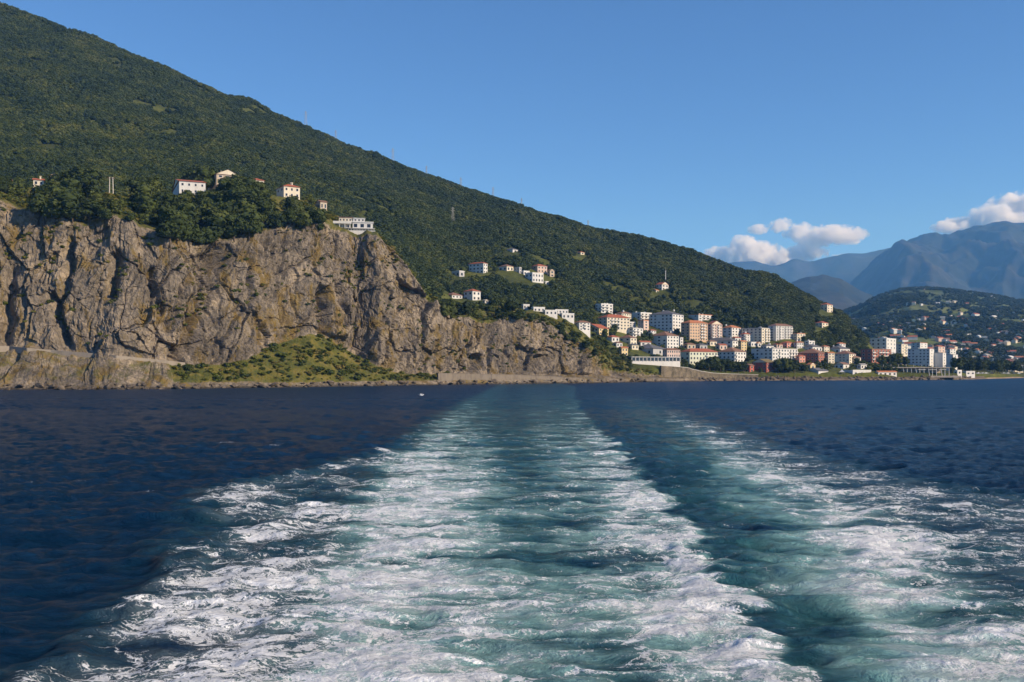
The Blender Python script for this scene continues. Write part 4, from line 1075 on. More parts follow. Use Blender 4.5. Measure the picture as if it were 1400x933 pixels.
    ((H_, 'white cabin with grey roof before the red brick four storey block', 'cabin', 1172, 1177, 1185, 499, 505, 'white', ('gable_x', 'flat'), 1, 1, 2), {}),
    ((H_, 'tan house with brown roof before the cream tower block', 'house', 1226, 1233, 1240, 490, 499, 'tan', ('hip', 'brown'), 2, 1, 2), {}),
    ((H_, 'grey house with white flat roof left of the narrow pink tower'.replace('left of', 'next to'), 'house', 852, 860, 869, 441, 447, 'grey', ('flat', 'white'), 2, 2, 2), dict(tanks=1)),
    ((H_, 'cream house with orange roof between the slate-roofed hall and white four storey block', 'house', 893, 897, 905, 476, 481, 'cream', ('gable_x', 'orange'), 1, 1, 2), {}),
    ((H_, 'small white house with brown roof over the scrubby slope', 'house', 838, 843, 851, 469, 475, 'white', ('hip', 'brown'), 1, 1, 2), {}),
    ((H_, 'red-roofed white house peeping over the narrow yellow house', 'house', 1000, 1005, 1013, 462, 468, 'white', ('hip', 'tile'), 1, 1, 2), dict(chims=1)),
    ((H_, 'low brown-roofed house before the pink six storey block', 'house', 966, 971, 980, 467, 473, 'cream', ('hip', 'brown'), 1, 1, 2), {}),
    ((A_, 'cream three storey block behind the cream hip-roofed block', 'apartment building', 842, 850, 863, 428.5, 436, 'cream', ('hip', 'brown'), 2, 2, 4), dict(tanks=1)),
    ((A_, 'pale three storey block filling the gap below the long grey block', 'apartment building', 926, 930, 934, 462, 474, 'white', ('flat', 'flat'), 3, 1, 1), {}),
    ((A_, 'white three storey block between orange roof house and big cream block', 'apartment building', 1012, 1018, 1028, 457, 467, 'white', ('hip', 'tile'), 3, 1, 3), dict(balc=1, tanks=1)),
    ((A_, 'cream three storey block beyond the white balcony block at forest foot', 'apartment building', 1084, 1090, 1101, 456.5, 467, 'cream', ('flat', 'orange'), 3, 1, 3), dict(balc=1, tanks=1)),
    ((H_, 'white house with flat terrace below the cream three storey block', 'house', 1100, 1106, 1114, 467, 474, 'white', ('flat', 'white'), 2, 1, 2), dict(tanks=1)),
    ((H_, 'salmon house with red roof beside the dark red brick block', 'house', 1088, 1093, 1101, 487, 496, 'salmon', ('hip', 'tile'), 2, 1, 2), {}),
    ((H_, 'white house with orange roof under the nose wood', 'house', 1142, 1148, 1156, 470, 477, 'white', ('hip', 'orange'), 2, 1, 2), {}),
    ((H_, 'cream house with tiled roof beside the white-roofed house', 'house', 1122, 1127, 1134, 474, 481, 'cream', ('hip', 'tile'), 2, 1, 2), {}),
    ((A_, 'white three storey block above the three seafront slabs', 'apartment building', 1246, 1258, 1268, 469, 479, 'white', ('flat', 'tile'), 3, 2, 2), dict(tanks=2)),
    ((H_, 'pink house with red roof beyond the three seafront slabs', 'house', 1276, 1283, 1292, 474, 482, 'pink', ('hip', 'tile'), 2, 1, 2), {}),
    ((H_, 'white house with red roof beside the pink house beyond the slabs', 'house', 1294, 1299, 1307, 477, 484, 'white', ('hip', 'tile'), 2, 1, 2), {}),
    ((H_, 'grey house with white roof block between brick and cream towers', 'house', 1208, 1216, 1223, 481, 490, 'grey', ('flat', 'white'), 2, 2, 2), dict(tanks=2)),
    ((H_, 'cream house with slate roof below the small white scrub-slope house', 'house', 858, 864, 873, 472, 478, 'cream', ('hip', 'slate'), 1, 1, 2), {}),
    ((H_, 'tall pale house with red roof between pink tower and white four storey block', 'house', 886, 890, 897, 452, 463, 'white', ('hip', 'tile'), 3, 1, 2), dict(balc=1)),
):
    building(*a, group=T, **kw)

# ---- long white sea terrace with pink wing
building('seaside_hotel', 'pinkish three storey wing rising from the long white sea terrace', 'hotel', 906, 912, 930, 478.5, 500, 'pink', ('hip', 'brown'), 4, 2, 6, group=T, theta=60, win=(.55, .6))
def sea_terrace():
    P = on_hill(905, 501); Y = P.y - 12
    OCC.append((862, 932, 484, 503, Y + 12))
    an = math.radians(24); x0 = tpix(864) * Y; t1 = tpix(930)
    Wd = (t1 * Y - x0) / (math.cos(an) - t1 * math.sin(an))
    root = add('sea_terrace', None, loc=(x0, Y, zpix(497, Y)), rotz=an, label='long white glazed sea terrace on the retaining wall under the slate-roofed hall', cat='terrace')
    b = MB(); b.box(0, Wd, 0, 6, -4, 1.6); add('wall', b.mesh('wall', [WALLS['white']]), root)
    b = MB(); b.box(-.4, Wd + .4, -.4, 6.4, 4.9, 5.3); add('roof', b.mesh('roof', [ROOFS['white']]), root)
    b = MB(); b.box(0, Wd, 4.5, 6, 1.6, 4.9); add('back_wall', b.mesh('back_wall', [WALLS['tan']]), root)
    n = 13
    for i in range(n + 1):
        b = MB(); x = i * Wd / n; b.box(x - .22, x + .22, 0.05, .5, 1.6, 4.9); add('post', b.mesh('post', [WALLS['white']]), root)
    for i in range(n): add('window', WIN, root, loc=((i + .5) * Wd / n, 0.6, 3.25), scale=(Wd / n - .5, 1, 3.1))
sea_terrace()
# ------------------------------------------------------------------ shore works
def poly_wall(name, label, pts, z0s, z1s, thick, mat, cat, cap=0.0, capmat=None):
    """wall of short bays along a line; each bay is a part"""
    root = add(name, None, loc=(pts[0][0], pts[0][1], 0), label=label, cat=cat)
    o = Vector((pts[0][0], pts[0][1], 0))
    for i in range(len(pts) - 1):
        p = Vector((*pts[i], 0)) - o; q = Vector((*pts[i + 1], 0)) - o
        d = (q - p).normalized(); n = Vector((d.y, -d.x, 0)) * thick * 0.5
        g = d * 0.02
        b = MB()
        A = [p + g - n, q - g - n, q - g + n, p + g + n]
        lo = [z0s[i], z0s[i + 1], z0s[i + 1], z0s[i]]; hi = [z1s[i], z1s[i + 1], z1s[i + 1], z1s[i]]
        L = [(a.x, a.y, z) for a, z in zip(A, lo)]; U = [(a.x, a.y, z) for a, z in zip(A, hi)]
        b.poly(U); b.poly(L[::-1])
        for k in range(4):
            j = (k + 1) % 4; b.poly([L[k], L[j], U[j], U[k]])
        add('wall_bay', b.mesh('wall_bay', [mat]), root)
        if cap:
            c = MB(); n2 = n * 1.25
            A2 = [p + g - n2, q - g - n2, q - g + n2, p + g + n2]
            L = [(a.x, a.y, z + .003) for a, z in zip(A2, hi)]; U = [(a.x, a.y, z + cap) for a, z in zip(A2, hi)]
            c.poly(U); c.poly(L[::-1])
            for k in range(4):
                j = (k + 1) % 4; c.poly([L[k], L[j], U[j], U[k]])
            add('coping', c.mesh('coping', [capmat or M_trim]), root)
    return root

M_oldwall = plain('old_wall_concrete', (0.20, 0.168, 0.13), 0.95, 0.18, 0.5)
def shore_y(px):
    YZ = interp_cols(HILL_TAB, np.array([px]))[0]
    return YZ[2, 0]
pts, z0, z1 = [], [], []
for px, top in ((903, 500.5), (915, 501), (928, 502), (941, 503.5), (943, 504.5), (958, 508), (975, 510.5), (995, 511.5), (1015, 512), (1036, 512.5)):
    Y = shore_y(px) - 5.2; pts.append((tpix(px) * Y, Y)); z0.append(-3); z1.append(zpix(top, Y))
poly_wall('sea_wall', 'tall weathered stone sea wall below the seafront trees', pts, z0, z1, 1.6, ground_material('sea_wall_stone', [(0.3, (0.07, 0.062, 0.045)), (0.46, (0.15, 0.125, 0.09)), (0.6, (0.22, 0.18, 0.13)), (0.75, (0.30, 0.245, 0.18))], 0.18, 1.1), 'wall', 0.25)
pts, z0, z1 = [], [], []
for px, top in ((598, 510.5), (620, 510.8), (645, 511.4), (670, 512), (695, 512.6), (720, 513.3), (745, 514.2), (768, 516), (790, 517)):
    p = head_at(px, 0.07); pts.append((p.x, p.y - 0.5)); z0.append(-0.5); z1.append(zpix(top, p.y))
poly_wall('road_wall', 'low concrete retaining wall of the coast road under the low cliff', pts, z0, z1, 1.2, M_oldwall, 'wall', 0.2, M_oldwall)
pts, z0, z1 = [], [], []
for px, top in ((-60, 473), (-20, 475), (12, 475.5), (40, 478), (70, 480), (100, 483), (130, 485.5), (160, 488), (190, 491), (220, 494), (255, 497.5)):
    p = on_head(px, top + 1.0); pts.append((p.x, p.y - 0.9)); z0.append(p.z - 2.0); z1.append(p.z + 0.75)
poly_wall('road_parapet', 'pale concrete road parapet climbing along the foot of the tall cliff', pts, z0, z1, 0.5, plain('pale_concrete', (0.27, 0.23, 0.18), 0.9, 0.12, .3), 'wall')

def boulder_mesh(seed):
    r = np.random.default_rng(seed); v, f = ICO1
    n = r.normal(size=(9, 3)); n /= np.linalg.norm(n, axis=1)[:, None]; h = r.uniform(0.55, 0.85, 9)
    d = v @ n.T
    k = np.min(np.where(d > 0.05, h / np.maximum(d, 0.05), 9), axis=1)
    vv = v * np.minimum(k, 1.05)[:, None] * np.array([1.15, 0.95, 0.8])
    return mesh_np('boulder', vv, f, [M_boulder])
M_boulder = ground_material('boulder_stone', [(0.3, (0.07, 0.058, 0.047)), (0.5, (0.15, 0.122, 0.095)), (0.75, (0.27, 0.215, 0.155))], 0.35, 2.0)
BOUL = [boulder_mesh(700 + i) for i in range(6)]
rr = random.Random(5)
bw = MB()
pts = []
for px in np.linspace(898, 1345, 60):
    Y = shore_y(px) - 5.5; pts.append((tpix(px) * Y, Y))
V = []; 
for x, y in pts: V += [(x, y - 7, -2.5), (x, y - 4.0, 1.2), (x, y + 1, 2.9), (x, y + 7, 3.0)]
bw_me = mesh_np('breakwater', V, grid_faces(60, 4, True), [M_boulder])
breakwater = add('breakwater', bw_me, label='rubble rock armour along the town waterfront', kind='structure')
for i in range(235):
    px = rr.uniform(905, 1336); Y = shore_y(px) - 5.5
    dy = rr.uniform(-5.5, 1.5); z = np.interp(dy, [-7, -4, 1, 3], [-1.2, 1.0, 2.9, 3.0]) + rr.uniform(-.1, .5); s = rr.uniform(0.8, 2.0)
    o = add('boulder', BOUL[i % 6], breakwater, loc=(tpix(px) * Y, Y + dy, z), scale=(s, s, s * rr.uniform(.8, 1.15)))
    o.rotation_euler = (rr.uniform(-.6, .6), rr.uniform(-.6, .6), rr.uniform(0, 6.28))
for i in range(210):
    px = rr.uniform(-60, 760) if i < 170 else rr.uniform(760, 905)
    sj = rr.uniform(0.018, 0.05); p = head_at(px, sj); s = rr.choice((0.5, 0.7, 0.9, 1.2, 1.7)) * rr.uniform(.8, 1.2)
    o = add('boulder', BOUL[i % 6], headland, loc=(p.x, p.y - rr.uniform(0, 2.5), p.z + s * 0.1), scale=(s * 1.2, s, s * rr.uniform(.6, .95)))
    o.rotation_euler = (rr.uniform(-.5, .5), rr.uniform(-.5, .5), rr.uniform(0, 6.28))

# beach strip
V = []
bpx = np.linspace(1322, 1700, 40)
for px in bpx:
    Y = shore_y(px)
    for dy, z in ((-18, -0.9), (-9, 0.35), (-4, 1.3), (6, 2.6)): V.append((tpix(px) * (Y + dy), Y + dy, z + 0.25 * math.sin(px * .21)))
add('beach', mesh_np('beach', V, grid_faces(40, 4, True), [M_beach], True), label='pale brown sand beach beyond the rock armour', kind='structure')

# ---- sea pavilion on columns
def pavilion():
    P = on_hill(1264, 513.5); Y = P.y
    k = Y / FPX; W = (1318 - 1204) * k
    root = add('sea_pavilion', None, loc=(tpix(1204) * Y, Y, zpix(515, Y)), rotz=math.radians(6), label='long flat-roofed sea pavilion on columns above the rock armour', cat='pavilion')
    OCC.append((1200, 1322, 500, 516, Y))
    def prt(nm, q, mat):
        b = MB(); b.box(*q); return add(nm, b.mesh(nm, [mat]), root)
    prt('roof', (-1, W * 0.86, -2.5, 12, 8.0, 8.8), M_conc)
    prt('floor_slab', (W * .25, W, -3, 12, -1, 0.7), M_conc)
    prt('back_wall', (W * .22, W * .82, 9, 9.5, 0.7, 7.99), WALLS['tan'])
    for i in range(12):
        x = W * (.27 + .053 * i); b = MB(); b.tube((x + (1.4 if i % 3 == 0 else 0), -1.6, 0.7), (x, -1.6, 8.0), .32, .32, 8); add('column', b.mesh('column', [M_trim]), root)
    for i in range(5):
        x = W * (.30 + .10 * i); add('window', WIN, root, loc=(x, 8.99, 3.8), scale=(4.2, 1, 4.4))
    for i in range(3):
        prt('awning', (W * (.46 + .13 * i), W * (.46 + .13 * i) + 7.5, -2.2, 1.0, 6.4, 6.8), WALLS['white'])
    for i in range(9):
        x = W * (0.02 + .095 * i); b = MB(); b.tube((x, -2.2, 8.8), (x, -2.2, 10.6), .12, .12, 6); b.box(x - .25, x + .25, -2.45, -1.95, 10.5, 11.0); add('lamp_post', b.mesh('lamp_post', [M_trim]), root)
pavilion()

def tent():
    P = on_hill(1151, 514.5); b = MB(); s = 3.4
    for k in range(4):
        a0, a1 = k * math.pi / 2 + .5, (k + 1) * math.pi / 2 + .5
        b.poly([(s * math.cos(a0), s * math.sin(a0), 2.4), (s * math.cos(a1), s * math.sin(a1), 2.4), (s * .3 * math.cos(a1), s * .3 * math.sin(a1), 3.8), (s * .3 * math.cos(a0), s * .3 * math.sin(a0), 3.8)])
        b.poly([(s * .3 * math.cos(a0), s * .3 * math.sin(a0), 3.8), (s * .3 * math.cos(a1), s * .3 * math.sin(a1), 3.8), (0, 0, 5.4)])
    root = add('marquee_tent', None, loc=P, label='small white peaked marquee tent between the boathouse and the harbour shed', cat='tent')
    add('canopy', b.mesh('canopy', [WALLS['white']]), root)
    for k in range(4):
        a0 = k * math.pi / 2 + .5; c = MB(); c.tube((s * math.cos(a0), s * math.sin(a0), -1), (s * math.cos(a0), s * math.sin(a0), 2.4), .09, .09, 6); add('pole', c.mesh('pole', [M_metal]), root)
tent()

# ---- pylons, poles
def lattice(name, label, P, h, group=None, mat=M_metal, w=0.09):
    root = add(name, None, loc=P, rotz=0.5, label=label, cat='pylon', group=group)
    for sx in (-1, 1):
        for sy in (-1, 1):
            b = MB(); b.tube((sx * h * w, sy * h * w, -2), (sx * h * .018, sy * h * .018, h), .17, .12, 5); add('leg', b.mesh('leg', [mat]), root)
    for k in range(5):
        z = h * (0.1 + .17 * k); r0 = h * (w - (w - .018) * z / h); z2 = h * (0.1 + .17 * (k + 1)); r1 = h * (w - (w - .018) * z2 / h)
        b = MB(); b.tube((-r0, -r0, z), (r1, -r1, z2), .08, .08, 4); b.tube((r0, -r0, z), (-r1, -r1, z2), .08, .08, 4); b.tube((-r0, r0, z), (r1, r1, z2), .08, .08, 4); add('brace', b.mesh('brace', [mat]), root)
    for zf, wd in ((.80, .17), (.93, .12)):
        b = MB(); b.tube((-h * wd, 0, h * zf), (h * wd, 0, h * zf), .16, .16, 5); add('cross_arm', b.mesh('cross_arm', [mat]), root)
def on_ridge(px):
    X, Y, Z = hill_points(px, _hs); p = pixof(X[0], Y[0], Z[0])[1]; i = int(np.argmin(p))
    return Vector((X[0, i], Y[0, i], Z[0, i]))
for px, hh in ((418, 27), (459, 19), (537, 25), (583, 17), (630, 18), (674, 19), (713, 17), (804, 15)):
    lattice('power_pylon', 'slender lattice power pylon on the skyline of the wooded ridge', on_ridge(px), hh, 'pylons along the ridge')
lattice('power_pylon', 'lattice pylon standing alone in the forest below the skyline', on_hill(619, 307), 22, mat=plain('weathered_pylon', (.36, .34, .3), .8))
b = MB(); root = add('mast', None, loc=on_hill(910, 388), label='slim pale mast rising from the trees above the hillside villa', cat='mast')
b.tube((0, 0, -3), (0, 0, 15), .55, .35, 8); add('shaft', b.mesh('shaft', [M_trim]), root)
b = MB(); b.tube((0, 0, 15), (0, 0, 19), .14, .05, 6); b.tube((0, 0, 14.2), (0, 0, 15.0), .75, .75, 8); add('tip', b.mesh('tip', [M_trim]), root)

p = on_head(152, 264, .78); k = p.y / FPX
root = add('utility_pole', None, loc=p, rotz=.15, label='twin-legged concrete utility pole with a short crossarm on the cliff top', cat='pole')
H = 27 * k
for sx in (-1.0, 1.0):
    b = MB(); b.tube((sx * 1.1, 0, -2), (sx * .85, 0, H), .34, .24, 8); add('leg', b.mesh('leg', [plain('pole_concrete', (.52, .48, .42), .9, .06)]), root)
b = MB(); b.box(-1.9, 1.9, -.16, .16, H - .9, H - .55); add('cross_arm', b.mesh('cross_arm', [M_bark]), root)
for x in (-1.7, 0, 1.7):
    b = MB(); b.tube((x, 0, H - .55), (x, 0, H + .25), .12, .07, 6); add('insulator', b.mesh('insulator', [plain('insulator_brown', (.2, .08, .05), .4)]), root)

# ---- parked cars behind the beach
def car_meshes(mat):
    prof = [(-2.1, .35), (-2.15, .75), (-1.9, .95), (-1.1, 1.0), (-.6, 1.42), (.85, 1.45), (1.5, 1.02), (2.05, .85), (2.15, .45), (2.1, .3)]
    b = MB(); n = len(prof)
    for s in (-1, 1):
        q = [(x, s * (.82 if z < 1.1 else .66), z) for x, z in prof]; b.poly(q if s < 0 else q[::-1])
    for i in range(n):
        j = (i + 1) % n; w0 = .82 if prof[i][1] < 1.1 else .66; w1 = .82 if prof[j][1] < 1.1 else .66
        b.poly([(prof[i][0], -w0, prof[i][1]), (prof[i][0], w0, prof[i][1]), (prof[j][0], w1, prof[j][1]), (prof[j][0], -w1, prof[j][1])], 1 if i in (3, 5) else 0)
    return b.mesh('body', [mat, M_glass])
wheel = MB(); wheel.tube((0, -.1, 0), (0, .1, 0), .32, .32, 12); wheel = wheel.mesh('wheel', [plain('tyre', (.02, .02, .02), .9)])
for px, nm, c in ((1337, 'white', (.7, .7, .7)), (1343, 'silver', (.45, .46, .47)), (1348, 'white', (.7, .7, .7)), (1356, 'dark', (.05, .06, .08)), (1372, 'silver', (.45, .46, .47)), (1378, 'white', (.7, .7, .7)), (1386, 'dark', (.05, .06, .08)), (1393, 'white', (.7, .7, .7))):
    P = on_hill(px, 511.5); P.z += .05
    root = add('parked_car', None, loc=P, rotz=rr.choice((.1, .05, 3.2)), label={'white': 'white car parked behind the beach', 'silver': 'silver car parked behind the beach', 'dark': 'dark car parked behind the beach'}[nm], cat='car', group='cars parked behind the beach')
    add('body', car_meshes(plain('car_paint_' + nm, c, .35, .03)), root)
    for x in (-1.3, 1.35):
        for y in (-.78, .78): add('wheel', wheel, root, loc=(x, y, .32))

# ---- gull over the water
def gull():
    Y = 120.0; c = Vector((tpix(576.5) * Y, Y, zpix(540.5, Y)))
    M_g = plain('gull_white', (.75, .75, .75), .8, .03); M_w = plain('gull_grey', (.42, .43, .46), .8, .05)
    root = add('gull', None, loc=c, rotz=0.5, label='white gull flying low over the sea before the cliff', cat='bird')
    V = []; rings = [(-.30, .012, .02), (-.2, .05, .0), (-.05, .075, -.01), (.1, .065, .0), (.18, .045, .03), (.24, .045, .04), (.29, .012, .035)]
    for x, r_, z in rings:
        for k in range(8): V.append((x, r_ * math.cos(k * .785), z + r_ * .9 * math.sin(k * .785)))
    F = [(i * 8 + k, i * 8 + (k + 1) % 8, (i + 1) * 8 + (k + 1) % 8, (i + 1) * 8 + k) for i in range(6) for k in range(8)]
    add('body', mesh_np('body', V, F, [M_g], True), root)
    for s in (-1, 1):
        b = MB(); pts = [(0.0, .05, .03, .15), (0.0, .28, .16, .14), (-.05, .52, .10, .09), (-.14, .72, .02, .015)]
        for (x0, y0, z0, c0), (x1, y1, z1, c1) in zip(pts, pts[1:]):
            for off in (0, .012):
                q = [(x0 + c0 * .5, s * y0, z0 + off), (x1 + c1 * .5, s * y1, z1 + off), (x1 - c1 * .5, s * y1, z1 + off), (x0 - c0 * .5, s * y0, z0 + off)]
                b.poly(q if (off > 0) == (s < 0) else q[::-1])
        add('wing', b.mesh('wing', [M_w if s < 0 else M_g]), root)
    b = MB(); b.poly([(-.28, -.03, .02), (-.28, .03, .02), (-.42, .08, .025), (-.42, -.08, .025)]); add('tail', b.mesh('tail', [M_g]), root)
    b = MB(); b.tube((.285, 0, .035), (.345, 0, .02), .014, .004, 5); add('beak', b.mesh('beak', [plain('beak_yellow', (.6, .35, .05))]), root)
gull()

# ---- houses on the far hill
def far_house_mesh(i):
    r = random.Random(i); b = MB(); w, d, h = r.uniform(5, 9), r.uniform(4, 6.5), r.uniform(4, 8)
    b.box(-w, w, -d, d, -6, h)
    if i % 5 == 4: b.box(-w - .3, w + .3, -d - .3, d + .3, h + .003, h + .8, 1)
    else:
        z = h + d * .5; o = .6
        b.poly([(-w - o, -d - o, h), (w + o, -d - o, h), (w + o, 0, z), (-w - o, 0, z)], 1); b.poly([(w + o, d + o, h), (-w - o, d + o, h), (-w - o, 0, z), (w + o, 0, z)], 1)
        b.poly([(-w, d, h), (-w, -d, h), (-w, 0, z - .3)]); b.poly([(w, -d, h), (w, d, h), (w, 0, z - .3)])
    wall = WALLS[['white', 'cream', 'white', 'pink', 'white', 'white', 'cream'][i % 7]]; roof = ROOFS[['tile', 'brown', 'tile', 'orange', 'white', 'flat', 'tile', 'slate'][i % 8]]
    return b.mesh('far_house', [wall, roof])
FH = [far_house_mesh(i) for i in range(14)]
fpx, fs, FX, FY, FZ = FAR
FROW = pixof(FX, FY, FZ)[1]
def on_far(px, py):
    i = int(np.clip(np.searchsorted(fpx, px), 0, len(fpx) - 1)); j = np.where(FROW[i] <= py)[0]
    j = j[0] if len(j) else int(np.argmin(FROW[i]))
    return Vector((FX[i, j], FY[i, j], FZ[i, j]))
rh = random.Random(21); spots = []
for i in range(262):
    py = 499 - 62 * rh.random() ** 1.6
    px = rh.uniform(1165 + (py - 440) * .2, 1425)
    spots.append((px, py))
spots += [(1252, 396.5), (1258, 396), (1263, 396.5), (1277, 396.5), (1290, 397), (1293, 397), (1240, 418), (1248, 417), (1258, 419), (1281, 418), (1295, 417), (1304, 416), (1320, 418), (1353, 408), (1358, 410), (1366, 410), (1355, 425), (1350, 430), (1363, 429), (1376, 428), (1386, 429), (1332, 433), (1312, 432), (1298, 436), (1288, 438)]
for i, (px, py) in enumerate(spots):
    v = rh.randrange(14); P = on_far(px, py)
    lab = 'small %s house with %s %s roof on the far hillside' % (['white', 'cream', 'white', 'pink', 'white', 'white', 'cream'][v % 7], ['red', 'brown', 'red', 'orange', 'white', 'grey', 'red', 'dark grey'][v % 8], 'flat' if v % 5 == 4 else 'pitched')
    s = rh.uniform(.6, 1.1)
    add('far_house', FH[v], loc=P, rotz=rh.choice((-.5, -.3, .4, .7, 1.1)), scale=(s, s, s), label=lab, cat='house', group='houses scattered over the far hillside')
# ------------------------------------------------------------------ trees that stand singly
KINDS = []
for i in range(6):
    KINDS.append((crown_mesh('crown', 900 + i, M_leaf, lobes=11 + i % 3, leaves=620, leaf=0.062, wide=0.44 + .03 * (i % 3), tall=0.40, base=0.56, spread=0.30), trunk_mesh('trunk', 950 + i)))
def tree(P, h, label, group, v=None, wide=1.0, name='broadleaf_tree'):
    v = rr.randrange(6) if v is None else v
    root = add(name, None, loc=P, rotz=rr.uniform(0, 6.28), scale=(h * wide, h * wide, h), label=label, cat='tree', group=group)
    add('crown', KINDS[v][0], root); add('trunk', KINDS[v][1], root)
G1 = 'trees crowding the cliff top'
def clump(n, xa, xb, ya, yb, ha, hb, label, group, surf='head', wide=(1.0, 1.35)):
    for i in range(n):
        px, py = rr.uniform(xa, xb), rr.uniform(ya, yb)
        P = on_head(px, py, .70) if surf == 'head' else on_hill(px, py)
        P.z -= 0.8; h = rr.uniform(ha, hb) * (1.18 if surf == 'head' and px < 440 else 1.0); wd = rr.uniform(*wide)
        for _ in range(4):      # keep the houses in sight: a tree before one stays below its windows
            top = py - 1.0 * h / P.y * FPX; hw = 0.5 * h * wd / P.y * FPX
            bad = [o for o in OCC if px + hw > o[0] and px - hw < o[1] - 2 and top < o[3] - 0.30 * (o[3] - o[2]) and P.y < o[4] + 14 and py > o[2]]
            if (150 < px + hw and px - hw < 158 and py > 255 and top < 262): bad.append(1)
            if not bad: break
            h *= 0.75
        else: continue
        tree(P, h, label, group, wide=wd)
L1 = 'dense dark green broadleaf tree on the tall cliff top'
clump(22, 52, 150, 266, 306, 8, 13, 'broad tree of the domed clump beside the cliff-top utility pole', G1); clump(6, 70, 125, 258, 268, 12, 14, 'tall tree crowning the domed clump beside the cliff-top utility pole', G1)
clump(12, 140, 215, 276, 312, 4, 7, 'low tree on the cliff brow below the utility pole', G1)
clump(12, 186, 236, 268, 304, 8, 12, 'dark tree between the utility pole and the white cliff-top house', G1)
clump(30, 226, 300, 280, 338, 8, 12.5, 'tree spilling over the rim below the white cliff-top house', G1); clump(34, 280, 366, 268, 330, 9, 14, 'dense tree in the big clump below the tan gabled house', G1)
clump(7, 290, 350, 258, 268, 10, 13, 'tree screening the front of the tan gabled house', G1)
for px, py, h in ((309, 274, 12), (312, 272, 12.5), (318, 270, 14), (328, 271, 13.5), (337, 272, 12.5), (346, 272, 11), (355, 274, 10), (314, 284, 16), (332, 286, 15), (308, 292, 12), (324, 292, 15)):
    tree(on_head(px, py, .7), h, 'tree screening the front of the tan gabled house', G1, wide=1.2)
clump(14, 352, 432, 286, 318, 7, 11, 'tree on the brow below the square cream house', G1); clump(7, 404, 434, 270, 294, 7, 10, 'tree between the square cream house and the small brown house', G1)
for px, row, h in ((263, 250, 15), (273, 249, 17), (283, 250, 15)):
    Y = 628.0; tree(Vector((tpix(px) * Y, Y, zpix(262, Y))), h, 'tall dark tree behind the white cliff-top house', 'tall trees behind the cliff-top houses', wide=1.1)
clump(12, -50, 58, 258, 276, 6, 10, 'tree along the brow below the cream cottage and bungalows', G1)
clump(5, 432, 458, 292, 312, 3, 5, 'bushy small tree beside the terraced restaurant', G1)
L2 = 'rounded green tree along the brow of the low cliff'
clump(26, 596, 690, 412, 438, 6, 10, 'rounded tree on the low cliff brow below the tall white house', 'trees on the brow of the low cliff'); clump(18, 690, 772, 424, 444, 6, 10, 'rounded tree on the low cliff brow below the terraced villas', 'trees on the brow of the low cliff')
clump(14, 765, 850, 446, 492, 4, 7.5, 'small tree on the scrubby slope below the yellow-ended house', 'trees on the brow of the low cliff')
L3 = 'leafy tree on the seafront before the town buildings'; G3 = 'seafront trees'
for px, py, h in ((936, 503, 8), (955, 506, 8), (962, 508, 12), (970, 508, 14), (977, 508, 15), (985, 509, 14), (993, 509.5, 14), (1001, 509.5, 12), (1009, 510, 12), (1017, 510, 10), (1064, 510, 14), (1071, 510, 16), (1079, 510, 15), (1086, 510, 14), (1040, 510, 5), (1100, 510, 9), (1119, 504, 9), (1126, 504, 9), (1106, 503, 8)):
    tree(on_hill(px, py), h * .86, L3, G3, wide=1.0)
L4 = 'tree growing between the town houses'; G4 = 'trees between the town houses'
for px, py, h in ((880, 467, 9), (888, 468, 10), (896, 468, 9), (840, 455, 9), (836, 458, 8), (826, 462, 9), (868, 445, 9), (935, 468, 8), (925, 460, 9), (992, 470, 8), (983, 466, 6), (1025, 484, 8), (1100, 470, 10), (858, 466, 8), (905, 480, 7), (1205, 500, 13), (1213, 500, 11), (1221, 500, 14), (1228, 500, 15), (1172, 500, 9), (1180, 503, 9), (1198, 505, 7), (1238, 501, 12), (1246, 498, 8), (1168, 492, 9), (1063, 476, 7), (812, 436, 9), (805, 442, 8), (845, 432, 9), (1302, 512, 8)):
    tree(on_hill(px, py), h * .85, L4, G4)
L5 = 'tree in the long row behind the beach'; G5 = 'trees behind the beach'
for i in range(34):
    px = 1309 + i * 3.4; tree(on_hill(px, rr.uniform(507, 511)), rr.uniform(10, 16), L5, G5, wide=rr.uniform(.8, 1.05))

# ------------------------------------------------------------------ woods and scrub, masses nobody could count
def unlinked(me, name):
    return bpy.data.objects.new(name, me)
rng = np.random.default_rng(77)
forest_kinds = scatter_group('woodland_kinds', [unlinked(crown_mesh('woodland_crown', 1000 + i, M_forest, lobes=7, leaves=150, leaf=0.085, wide=0.54, tall=0.42, base=0.42, spread=0.30, cone=(0.55 if i == 5 else 0)), 'woodland_tree') for i in range(6)])
